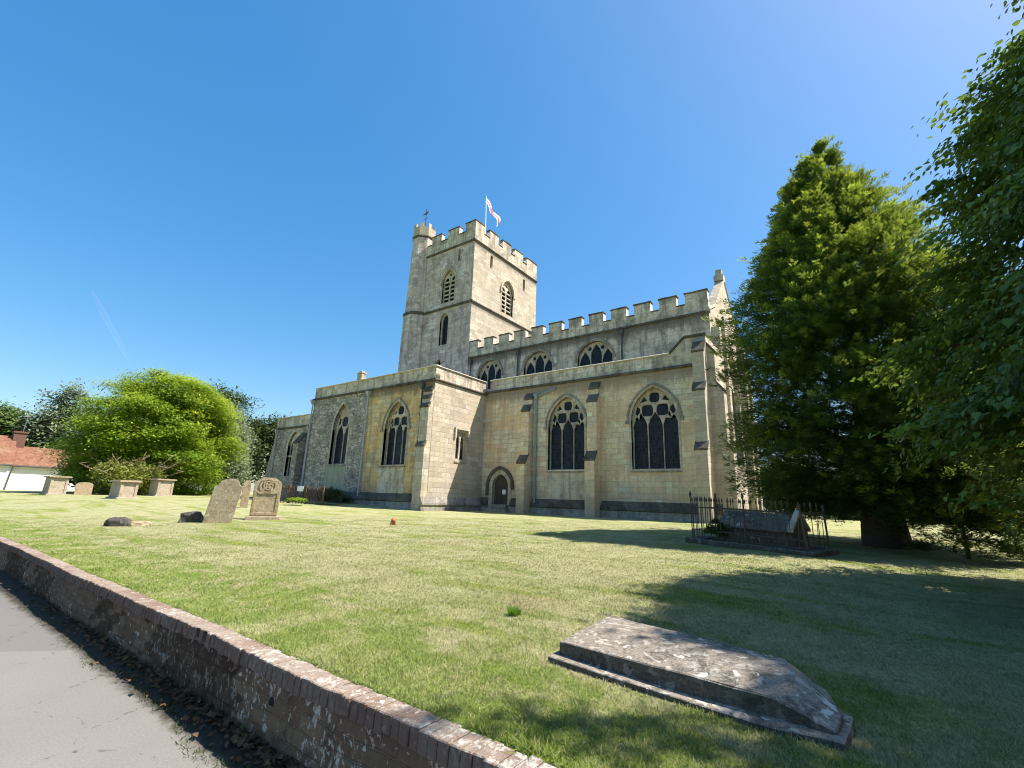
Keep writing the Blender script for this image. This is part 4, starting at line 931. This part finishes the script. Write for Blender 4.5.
M['leaf_maple'] = mk_leaf('maple_leaf', (.11, .22, .012), (.21, .36, .022), (.45, .52, .04), .45)
M['leaf_yew'] = mk_leaf('yew_leaf', (.045, .092, .02), (.08, .145, .03), (.39, .46, .05), .4, .55)
M['leaf_lime'] = mk_leaf('lime_leaf', (.06, .115, .022), (.105, .18, .032), (.28, .38, .045), .34, .42, .35)
M['leaf_mid'] = mk_leaf('broad_leaf', (.1, .165, .035), (.16, .235, .055), (.21, .27, .07), .4)
M['leaf_dark'] = mk_leaf('dark_leaf', (.045, .078, .02), (.075, .12, .03), (.12, .165, .04), .3)
M['leaf_grey'] = mk_leaf('grey_leaf', (.2, .25, .14), (.26, .31, .18), (.26, .31, .19), .35)
M['leaf_bush'] = mk_leaf('bush_leaf', (.15, .2, .025), (.25, .29, .04), (.36, .34, .07), .35)

DIAMOND = (np.array([[-1, 0], [-.1, .5], [1, 0], [-.1, -.5]]), np.zeros(4), [(0, 1, 2, 3)])
HEART = (np.array([[-1, 0], [-.75, .62], [-.05, .66], [1, 0], [-.05, -.66], [-.75, -.62]]), np.array([0, .16, .2, -.1, .2, .16]), [(0, 3, 2, 1), (0, 5, 4, 3)])
BLADE = (np.array([[-1, .5], [-1, -.5], [.2, -.38], [1, 0], [.2, .38]]), np.array([0, 0, .05, .35, .05]), [(0, 1, 2, 4), (4, 2, 3)])
def unit(v): return v/np.maximum(np.linalg.norm(v, axis=1, keepdims=True), 1e-9)
def leaves(name, P, A, N, size, wid, mat, parent, tip=None, shape=DIAMOND, rnd=None):
    n = len(P); A = unit(A); B = unit(np.cross(N, A)); N2 = np.cross(A, B)
    T, H, Fc = shape; size = np.broadcast_to(size, n)[:, None, None]; wid = np.broadcast_to(wid, n)[:, None, None]
    V = P[:, None, :]+A[:, None, :]*T[None, :, 0:1]*size+B[:, None, :]*T[None, :, 1:2]*wid+N2[:, None, :]*H[None, :, None]*wid
    k = len(T); me = bpy.data.meshes.new(name); me.vertices.add(n*k); me.vertices.foreach_set('co', V.astype(np.float32).ravel())
    ls = sum(len(f) for f in Fc); lo = np.concatenate([np.array(f) for f in Fc]); li = (np.arange(n)[:, None]*k+lo[None]).ravel()
    st = np.cumsum([0]+[len(f) for f in Fc[:-1]]); ps = (np.arange(n)[:, None]*ls+st[None]).ravel()
    me.loops.add(len(li)); me.loops.foreach_set('vertex_index', li.astype(np.int32)); me.polygons.add(len(ps)); me.polygons.foreach_set('loop_start', ps.astype(np.int32))
    rnd = RNG.random(n) if rnd is None else rnd
    for nm, a in (('rnd', rnd), ('tip', np.zeros(n) if tip is None else np.broadcast_to(tip, n))):
        at = me.attributes.new(nm, 'FLOAT', 'POINT'); at.data.foreach_set('value', np.repeat(a, k).astype(np.float32))
    me.update(calc_edges=True); return link(name, me, mat, parent)
def rdir(n):
    v = RNG.normal(size=(n, 3)); return unit(v)
def limbs(root, top, targets, r0, parent, mat='bark', flare=1.5, sub=True):
    q = MB(); root, top = Vector(root), Vector(top)
    pts = [root+Vector((0, 0, -.3))]+[root.lerp(top, t)+Vector((random.uniform(-.06, .06), random.uniform(-.06, .06), 0))*r0*2 for t in (.04, .12, .3, .5, .75, 1)]
    q.tube(pts, [r0*flare*1.15, r0*flare, r0*1.12, r0, r0*.85, r0*.55, r0*.15], 12); o = q.build('trunk', M[mat], parent, smooth=True)
    q = MB()
    for t in targets:
        t = Vector(t); s = root.lerp(top, min(.92, max(.15, (t.z-root.z)/(top.z-root.z)*.75+.05*random.random())))
        mdl = s.lerp(t, .5)+Vector((random.uniform(-.1, .1), random.uniform(-.1, .1), .12))*(t-s).length
        q.tube([s, s.lerp(mdl, .5)+Vector((0, 0, .02)), mdl, mdl.lerp(t, .55), t], [r0*.34, r0*.26, r0*.18, r0*.1, r0*.03], 6, cap=False)
    q.build('limbs', M[mat], parent, smooth=True); return o

def broadleaf(name, label, cat, base, cen, rad, ncl, per, size, mat, group=None, clr=(.16, .10), tiltup=.75, tipup=.7, seed=0, trunk=.35, low=-1.0, inner=.25, shape=DIAMOND, noise_amp=.16, lobes=22):
    global RNG
    RNG = np.random.default_rng(seed); random.seed(seed)
    cen = np.array(cen, float); rad = np.array(rad, float)
    T = thing(name, label, cat, base, group)
    nl = lobes; ld = rdir(nl*6); ld = ld[ld[:, 2] > low*.75][:nl-2]; ld = np.concatenate([ld, [[0, 0, 1.], [.3, .2, -.1]]]); nl = len(ld)
    LC = cen+ld*rad*RNG.uniform(.52, .70, nl)[:, None]; LR = RNG.uniform(.26, .46, nl)*(1+noise_amp)
    li = RNG.integers(0, nl, ncl); d = unit(rdir(ncl)+ld[li]*.55+np.array([0, 0, .15])); n = ncl
    rr = np.where(RNG.random(n) < inner, RNG.uniform(.2, .8, n), RNG.uniform(.86, 1.04, n))
    C = LC[li]+d*rad*(LR[li]*rr)[:, None]
    C = np.where((C[:, 2] < cen[2]+low*rad[2])[:, None], cen+(C-cen)*np.array([1, 1, .8]), C)
    gz = zg(C[:, 0], C[:, 1]); C[:, 2] = np.maximum(C[:, 2], gz+.35)
    k = np.repeat(np.arange(n), per); off = RNG.normal(size=(len(k), 3))*np.array([clr[0], clr[0], clr[1]])*rad.mean()
    P = C[k]+off; P[:, 2] -= .25*np.hypot(off[:, 0], off[:, 1])
    P[:, 2] = np.maximum(P[:, 2], zg(P[:, 0], P[:, 1])+.05)
    N = unit(rdir(len(k))*(1-tiltup)+np.array([0, 0, 1.])*tiltup+d[k]*.35); A = unit(np.cross(N, rdir(len(k)))+d[k]*.3)
    upness = np.clip(off[:, 2]/(clr[1]*rad.mean())*.35+.35, 0, 1)*np.clip(rr[k]*1.2-.3, 0, 1)
    leaves('crown', P, A, N, size*RNG.uniform(.7, 1.3, len(k)), size*RNG.uniform(.7, 1.1, len(k)), M[mat], T, upness*tipup*np.clip(.4+RNG.normal(size=n)[k]*.35, 0, 1), shape)
    if trunk:
        tg = [tuple(C[i]) for i in RNG.choice(n, min(n, 26), False)]
        limbs(base, (cen[0], cen[1], cen[2]+rad[2]*.55), tg, trunk, T)
    return T
TR = []
# big yellow-green tree
broadleaf('maple_tree', 'big domed yellow green tree behind the chest tombs', 'tree', (-58.6, 17.6, -.6), (-58.4, 17.5, 5.0), (7.4, 7.0, 7.3), 620, 270, .14, 'leaf_maple', clr=(.1, .035), lobes=40, tiltup=.75, tipup=1.4, seed=3, trunk=.5, low=-.95, noise_amp=.07)
# background trees
broadleaf('background_tree', 'dark tree right behind the big yellow green tree', 'tree', (-75, 29.5, -.6), (-75, 29.5, 7.2), (6.2, 6.2, 7.0), 300, 110, .28, 'leaf_dark', 'trees beyond the churchyard', seed=5, low=-.9)
broadleaf('background_tree', 'pale grey green tree between the big tree and the church', 'tree', (-64, 26.2, -.6), (-64, 26.2, 4.6), (2.6, 2.6, 5.2), 150, 110, .2, 'leaf_grey', 'trees beyond the churchyard', seed=6, low=-.9, clr=(.2, .2), tiltup=.3)
broadleaf('background_tree', 'dark tree touching the west end of the church', 'tree', (-74, 37.5, -.6), (-74, 37.5, 5.8), (5.6, 5.6, 5.6), 220, 110, .28, 'leaf_dark', 'trees beyond the churchyard', seed=8, low=-.9)
broadleaf('background_tree', 'rounded green tree far behind the cottage chimney', 'tree', (-118, 16.0, -.6), (-118, 16.0, 5.5), (8, 8, 6.5), 240, 100, .4, 'leaf_mid', 'trees beyond the churchyard', seed=9, low=-.9)
broadleaf('background_tree', 'green tree behind the cottage roof at the left edge', 'tree', (-120, 2.0, -.6), (-120, 3.0, 5.5), (8, 9, 6.0), 240, 100, .4, 'leaf_mid', 'trees beyond the churchyard', seed=10, low=-.9)
broadleaf('background_tree', 'tall wispy grey green tree left of the big yellow green tree', 'tree', (-112, 19.5, -.6), (-112, 19.5, 9.5), (4.5, 4.5, 7.5), 170, 80, .34, 'leaf_grey', 'trees beyond the churchyard', seed=11, low=-.9, clr=(.16, .14))
broadleaf('background_tree', 'dark low tree in the shade below the big yellow green tree', 'tree', (-66.5, 16.5, -.6), (-66.5, 16.5, 2.0), (4, 3.5, 3.0), 200, 90, .25, 'leaf_dark', 'trees beyond the churchyard', seed=12, trunk=.2)
# bush with bare pale branches
BU = broadleaf('bush', 'yellow green bush with bare pale branches between two chest tombs', 'bush', (-52.6, 14.6, -.62), (-52.6, 14.6, .75), (2.5, 2.6, 1.45), 150, 110, .11, 'leaf_bush', seed=14, trunk=0, clr=(.17, .13), tiltup=.45)
q = MB(); random.seed(4)
for k in range(26):
    a = random.uniform(0, 6.28); L = random.uniform(2.2, 4.2); b = Vector((-52.6, 14.6, -.6)); e = b+Vector((math.cos(a)*L*.8, math.sin(a)*L, random.uniform(2.0, 3.6))); mdl = b.lerp(e, .55)+Vector((0, 0, .35))
    q.tube([b, mdl, e], [.045, .03, .012], 5, cap=False)
    for j in range(5):
        f = mdl.lerp(e, random.random()); q.tube([f, f+Vector((random.uniform(-.6, .6), random.uniform(-.7, .7), random.uniform(0, .5)))], [.022, .008], 4, cap=False)
q.build('branches', M['twig'], BU)
# shrubs at the foot of the chapel
broadleaf('shrub', 'dark shrub at the corner of the brown paling fence', 'shrub', (-28.9, 18.9, zgf(-28.9, 18.9)), (-28.9, 18.9, -.1), (.9, .8, .6), 60, 70, .06, 'leaf_dark', 'shrubs along the chapel foot', seed=15, trunk=0)
broadleaf('shrub', 'dark straggling shrub against the chapel plinth', 'shrub', (-31.8, 20.9, zgf(-31.8, 20.9)), (-31.8, 20.9, -.2), (2.2, .5, .5), 90, 60, .06, 'leaf_dark', 'shrubs along the chapel foot', seed=16, trunk=0)
broadleaf('shrub', 'small bright weed clump at the fence foot by the carved headstone', 'shrub', (-28.2, 16.3, zgf(-28.2, 16.3)), (-28.2, 16.3, -.55), (.6, .5, .25), 40, 40, .05, 'leaf_maple', 'shrubs along the chapel foot', seed=17, trunk=0)
broadleaf('shrub', 'dark plant growing inside the grave railing', 'shrub', tuple(GP(.9, .3, .1)), tuple(GP(.75, .34, .42)), (.32, .22, .3), 50, 50, .035, 'leaf_dark', seed=18, trunk=0)

# conifer of drooping sprays
def conifer(name, label, base, prof, nfr, seed, mat='leaf_yew', trunk=.36, fl=.55, per=26, open_=0.0):
    global RNG
    RNG = np.random.default_rng(seed); random.seed(seed)
    T = thing(name, label, 'tree', base); zs = np.array([p[0] for p in prof]); rs = np.array([p[1] for p in prof])
    zz = np.linspace(zs[0], zs[-1], 400); w = np.interp(zz, zs, rs)+.35+2.6*np.exp(-(zz-zs[0])/1.6); cdf = np.cumsum(w); cdf /= cdf[-1]
    nb = max(12, nfr//26); zb = np.interp(RNG.random(nb), cdf, zz); tb = RNG.uniform(0, 2*np.pi, nb)
    lump = (1+.07*np.sin(tb*3+zb*1.1+seed)+.06*np.sin(tb*5-zb*2.1))*RNG.uniform(.88, 1.07, nb)
    rb = np.interp(zb, zs, rs)*lump; kb = RNG.integers(0, nb, nfr)
    depth = RNG.uniform(.12, 1.0, nfr)**.68; spr = np.interp(zb, zs, rs)[kb]*.09+.05
    r = rb[kb]*depth; th = tb[kb]+RNG.normal(size=nfr)*spr/np.maximum(r, .35)
    z = zb[kb]+RNG.normal(size=nfr)*spr*.75-.28*depth**2+.1
    z = np.maximum(z, zs[0]-.25)
    O = np.stack([base[0]+r*np.cos(th)-.03*z, base[1]+r*np.sin(th), base[2]+z], 1)
    out = np.stack([np.cos(th), np.sin(th), np.zeros(nfr)], 1)
    topf = np.clip((z-zs[0])/(zs[-1]-zs[0]), 0, 1)
    D = unit(out*1.0+rdir(nfr)*.35+np.array([0, 0, 1.])*(.55*topf+.12)[:, None])          # spray direction
    L = fl*RNG.uniform(.6, 1.25, nfr)*(1.0-.2*topf)*np.where(RNG.random(nfr) < .1, 1.5, 1.0)
    bbr = RNG.normal(size=nb)*.3
    s = RNG.random((nfr, per)); k = np.repeat(np.arange(nfr), per); s = s.ravel()
    side = np.where(RNG.random(len(k)) < .5, -1, 1)
    Nf = unit(np.cross(D, np.cross(np.array([0, 0, 1.])[None], D))+rdir(nfr)*.3); Sd = unit(np.cross(Nf, D))
    wdt = (1-s)*.36+.05
    P = O[k]+D[k]*(s*L[k])[:, None]+Sd[k]*(side*wdt*L[k]*RNG.random(len(k)))[:, None]+Nf[k]*(RNG.normal(size=len(k))*.05)[:, None]
    P[:, 2] -= (s**2)*L[k]*.28
    A = unit(D[k]+Sd[k]*(side*.75)[:, None]+rdir(len(k))*.25); N = unit(Nf[k]+rdir(len(k))*.35)
    P[:, 2] = np.maximum(P[:, 2], zg(P[:, 0], P[:, 1])+.1)
    br = np.clip(RNG.normal(size=nfr)*.22+bbr[kb]-.02+.45*topf, 0, 1)
    leaves('crown', P, A, N, .07*RNG.uniform(.7, 1.3, len(k)), .034*RNG.uniform(.7, 1.2, len(k)), M[mat], T, np.clip(s**1.3*1.8*br[k]*(depth[k] > .8), 0, 1))
    tg = [tuple(O[i]) for i in RNG.choice(nfr, 60, False)]
    limbs(base, (base[0], base[1], base[2]+zs[-1]*.93), tg, trunk, T, flare=1.55)
    return T
conifer('conifer_tree', 'broad dark conifer with yellow green sprays beside the church east end', (.4, 18.2, -.88),
        [(1.0, 2.2), (1.35, 2.9), (2.1, 3.6), (4.2, 3.75), (7.0, 3.6), (8.8, 2.7), (10.6, 1.8), (12.0, 1.0), (13.0, .5), (13.7, .12)], 17000, 21, per=40)
conifer('conifer_sapling', 'small dark evergreen low on the ground right of the conifer trunk', (1.95, 16.9, -.93), [(.1, 1.1), (.5, 1.25), (1.1, 1.0), (1.9, .5), (2.6, .08)], 900, 22, mat='leaf_yew', trunk=.03, fl=.4)

# near broadleaf tree at the right edge
def lime():
    global RNG
    RNG = np.random.default_rng(31); random.seed(31)
    base = (6.3, 9.6, zgf(6.3, 9.6)); T = thing('lime_tree', 'tall leafy tree at the right edge with boughs hanging to the ground', 'tree', base)
    prof_z = np.array([-.55, 0.2, 1.5, 3.5, 5.2, 6.6, 8.2, 9.2, 10.1, 10.9]); prof_r = np.array([3.1, 4.15, 4.8, 4.85, 4.3, 3.8, 3.05, 2.05, 1.0, .2])
    n = 3900; zz = np.linspace(prof_z[0], prof_z[-1], 300); w = np.interp(zz, prof_z, prof_r)+.4; cdf = np.cumsum(w); cdf /= cdf[-1]
    z = np.interp(RNG.random(n), cdf, zz); th = RNG.uniform(0, 2*np.pi, n)
    lump = 1+.07*np.sin(th*4+z*1.3)+.06*np.sin(th*7-z*2.2)+.05*np.sin(z*4.2+th)
    dep = np.where(RNG.random(n) < .4, RNG.uniform(.35, .85, n), RNG.uniform(.87, 1.03, n)); r = np.interp(z, prof_z, prof_r)*lump*dep
    r *= 1-.22*np.exp(-((np.degrees(th)-228)/42)**2)*np.clip((z-2)/3, 0, 1)
    C = np.stack([base[0]+r*np.cos(th), base[1]+r*np.sin(th), z], 1); out = np.stack([np.cos(th), np.sin(th), -.25+0*th], 1)
    dapple = []  # out-of-frame leaf clumps added up the sun line to dapple the lawn
    for tx, ty, H, rad_, m_ in ((-1.5, 2.5, 8.6, .1, 5), (-1.1, 2.85, 9.4, .1, 4), (-.75, 2.6, 8.9, .12, 5), (-1.75, 2.3, 9.0, .06, 3), (-.3, 2.75, 9.2, .2, 6), (.3, 2.9, 9.0, .4, 10)):
        for _ in range(m_): dapple.append((tx+.58*H+random.gauss(0, rad_), ty+.4*H+random.gauss(0, rad_), -1.15+H+random.gauss(0, .25)))
    dapple = np.array(dapple); C = np.concatenate([C, dapple]); z = np.concatenate([z, dapple[:, 2]]); out = np.concatenate([out, np.tile([[-.5, -.6, -.2]], (len(dapple), 1))]); n = len(C)
    near = (C[:, 0] < 4.6)
    per = 78; k = np.repeat(np.arange(n), per); s = RNG.random(len(k))
    D = unit(out+rdir(n)*.45); L = RNG.uniform(.35, .85, n); L[-len(dapple):] *= .4
    P = C[k]+D[k]*(s*L[k])[:, None]+RNG.normal(size=(len(k), 3))*np.array([.13, .13, .055]); P[:, 2] -= (s**2)*L[k]*.25
    keep = (near[k] & (k < n-len(dapple))) | (RNG.random(len(k)) < .38); k, s, P = k[keep], s[keep], P[keep]
    P[:, 2] = np.maximum(P[:, 2], zg(P[:, 0], P[:, 1])+.12)
    N = unit(rdir(len(k))*.5+np.array([0, 0, .85])+out[k]*.55); A = unit(D[k]*.8+rdir(len(k))*.6-np.array([0, 0, .45]))
    sz = np.where(near[k], .052, .078)*RNG.uniform(.65, 1.25, len(k))
    leaves('crown', P, A, N, sz, sz*1.05, M['leaf_lime'], T, np.clip(RNG.normal(size=n)*.35+.1+.4*np.clip((z-3)/8, 0, 1), 0, 1)[k]*(.3+.7*RNG.random(len(k))), HEART)  # higher leaves coloured brighter, sunlight painted into the crown
    q = np.where(near)[0]; leaves('twigs', C[q]+D[q]*(L[q]*.35)[:, None]-np.array([0, 0, .02]), D[q]-np.array([0, 0, .12]), rdir(len(q)), L[q]*.75, .007, M['bark'], T)
    tg = [tuple(C[i]) for i in RNG.choice(n, 90, False)]+[tuple(q) for q in dapple[::5]]
    limbs(base, (6.3, 9.5, 10.0), tg, .36, T)
lime()

# hedge and boundary wall far beyond the lawn on the right
broadleaf('hedge', 'long dark hedge beyond the sunlit lawn on the right', 'hedge', (6, 62, -.8), (6, 62, 1.3), (22, 2.5, 2.4), 420, 110, .3, 'leaf_dark', seed=41, trunk=0, clr=(.045, .05), inner=.3)
for i, (x_, y_, r_, h_) in enumerate([(-8, 72, 5, 6), (3, 75, 6, 7), (14, 70, 5.5, 7), (24, 66, 6, 8)]):
    broadleaf('background_tree', ['bushy tree just right of the church gable beyond the lawn', 'tree behind the conifer trunk far beyond the lawn', 'tree far beyond the lawn seen under the leafy boughs', 'tree far beyond the lawn at the right edge'][i], 'tree', (x_, y_, -.8), (x_, y_, h_*.5), (r_, r_, h_*.55), 150, 90, .32, 'leaf_mid', 'trees beyond the lawn', seed=50+i, low=-.9)

# ------------------------------------------------------------------ grass blades, clippings and gutter litter
RNG = np.random.default_rng(77)
def blades(name, n, rmin, rmax, hgt, wid, mat, lying=0.0, a0=-100, a1=30, p=1.0):
    r = rmin*(rmax/rmin)**RNG.random(n) if p == 1 else rmin+(rmax-rmin)*RNG.random(n)
    a = np.radians(RNG.uniform(a0, a1, n)); X = r*np.sin(a); Y = r*np.cos(a)
    ok = (Y > yw(X)+.172)
    ok &= ~((X > -2.0) & (X < -.23) & (Y > 3.3) & (Y < 4.4-.32*np.clip((X+2)/1.5, 0, 1)*1.2))
    ga = (X-g0.x)*gu.x+(Y-g0.y)*gu.y; gb = (X-g0.x)*gn.x+(Y-g0.y)*gn.y
    ok &= ~((ga > -.02) & (ga < GL+.02) & (gb > -.02) & (gb < GD+.02))
    X, Y, r = X[ok], Y[ok], r[ok]; n = len(X); P = np.stack([X, Y, zg(X, Y)], 1)
    tuft = .6+.8*(.5+.5*np.sin(X*7.3+2*np.sin(Y*5.1))*np.sin(Y*6.7+2*np.sin(X*4.3)))
    tall = 1+1.0*np.exp(-((Y-yw(X)-.2)/.1)**2)*np.clip(np.sin(X*3.1)+np.sin(X*7.7+1), 0, 1.3)
    h = hgt*RNG.uniform(.5, 1.25, n)*tuft*tall*np.clip(1.25-r/26, .3, 1)
    A = unit(np.concatenate([RNG.normal(size=(n, 2))*(.8 if not lying else 2.5), np.ones((n, 1))*(1 if not lying else .25)], 1))
    N = unit(np.cross(A, rdir(n)))
    return leaves(name, P+A*h[:, None]*.9, A, N, h, wid*np.maximum(1, r/4.0)*RNG.uniform(.7, 1.2, n), mat, None, None, BLADE)
struct(blades('grass', 520000, 2.3, 24, .015, .0048, M['blade']), 'stuff', 'short mown grass covering the churchyard lawn', 'grass')
struct(blades('grass_clippings', 90000, 2.5, 22, .028, .0035, M['blade'], lying=1.0), 'stuff', 'dry clippings lying on the mown lawn', 'clippings')
TU = thing('grass_tuft', 'single bright green grass tuft left of the foreground tomb', 'tuft', (-2.95, 4.15, zgf(-2.95, 4.15)))
n = 260; a = RNG.uniform(0, 6.28, n); rr = RNG.random(n)*.055; X = -2.95+rr*np.cos(a); Y = 4.15+rr*np.sin(a)
A = unit(np.stack([np.cos(a)*.4, np.sin(a)*.4, np.ones(n)], 1)); h = RNG.uniform(.03, .055, n)
M['weed'] = mk_leaf('weed_blade', (.05, .085, .015), (.08, .11, .025), (.12, .12, .04), .25)
M['tuft'] = mk_leaf('tuft_blade', (.12, .26, .02), (.17, .33, .03), (.2, .34, .04), .4)
leaves('blades', np.stack([X, Y, zg(X, Y)], 1)+A*h[:, None]*.9, A, unit(np.cross(A, rdir(n))), h, .005, M['tuft'], TU, None, BLADE)
# dead leaves and weeds in the gutter
n = 1500; X = -RNG.gamma(2.0, 2.2, n)-.2; Y = yw(X)+.02-np.abs(RNG.normal(size=n))*.085; P = np.stack([X, Y, np.full(n, pz+.055)+RNG.random(n)*.025-.06*np.clip((2.04-Y)/.4, 0, .8)], 1)
M['dead_leaf'] = mk_leaf('dead_leaf', (.085, .05, .028), (.2, .12, .06), (.25, .17, .1), .1, .8, .1)
struct(leaves('leaf_litter', P, unit(RNG.normal(size=(n, 3))*np.array([1, 1, .3])), unit(rdir(n)*.6+np.array([0, 0, 1.])), RNG.uniform(.012, .04, n), RNG.uniform(.01, .03, n), M['dead_leaf'], None, None, HEART), 'stuff', 'brown dead leaves gathered at the wall foot', 'leaf litter')
n = 2300; X = -RNG.gamma(2.4, 2.0, n)-.2; edge = yw(X)-.2+.05*np.sin(X*2.1)+.04*np.sin(X*5.3); Y = np.where(RNG.random(n) < .62, edge+RNG.normal(size=n)*.035, yw(X)+.01-np.abs(RNG.normal(size=n))*.07)
A = unit(np.concatenate([RNG.normal(size=(n, 2))*.8, np.ones((n, 1))], 1)); h = RNG.uniform(.008, .026, n)
struct(leaves('gutter_weeds', np.stack([X, Y, pz+.05*sst((Y-1.7)/.4)], 1)+A*h[:, None]*.8, A, unit(np.cross(A, rdir(n))), h, .005, M['weed'], None, None, BLADE), 'stuff', 'small weeds and moss in the gutter below the wall', 'weeds')

# low wall beyond the conifer and a fading vapour trail high in the sky
q = MB(); q.prism([(5, 39, -1), (40, 37, -1), (40, 37.4, -1), (5, 39.4, -1)], [(5, 39, -.35), (40, 37, -.35), (40, 37.4, -.35), (5, 39.4, -.35)])
me = q.mesh(bevel=.03); tag(link('boundary_wall', me, M['plinth']), 'low stone wall across the sunlit lawn beyond the conifer trunk', 'wall')
t = NT('vapour', 1.0, 0.0); t.col((.9, .9, .9)); tp = t.n('ShaderNodeBsdfTransparent'); mx = t.n('ShaderNodeMixShader'); mx.inputs[0].default_value = .02
t.l(tp.outputs[0], mx.inputs[1]); t.l(t.b.outputs[0], mx.inputs[2]); t.l(mx.outputs[0], t.out.inputs[0])
q = MB(); a = Vector((-8480, 1410, 2670)); b = Vector((-8576, 2040, 1810)); q.tube([a, a.lerp(b, .3), a.lerp(b, .7), b], [22, 40, 34, 12], 12)
struct(q.build('vapour_trail', t.m, None, smooth=True), 'stuff', 'faint white vapour trail in the blue sky', 'contrail')
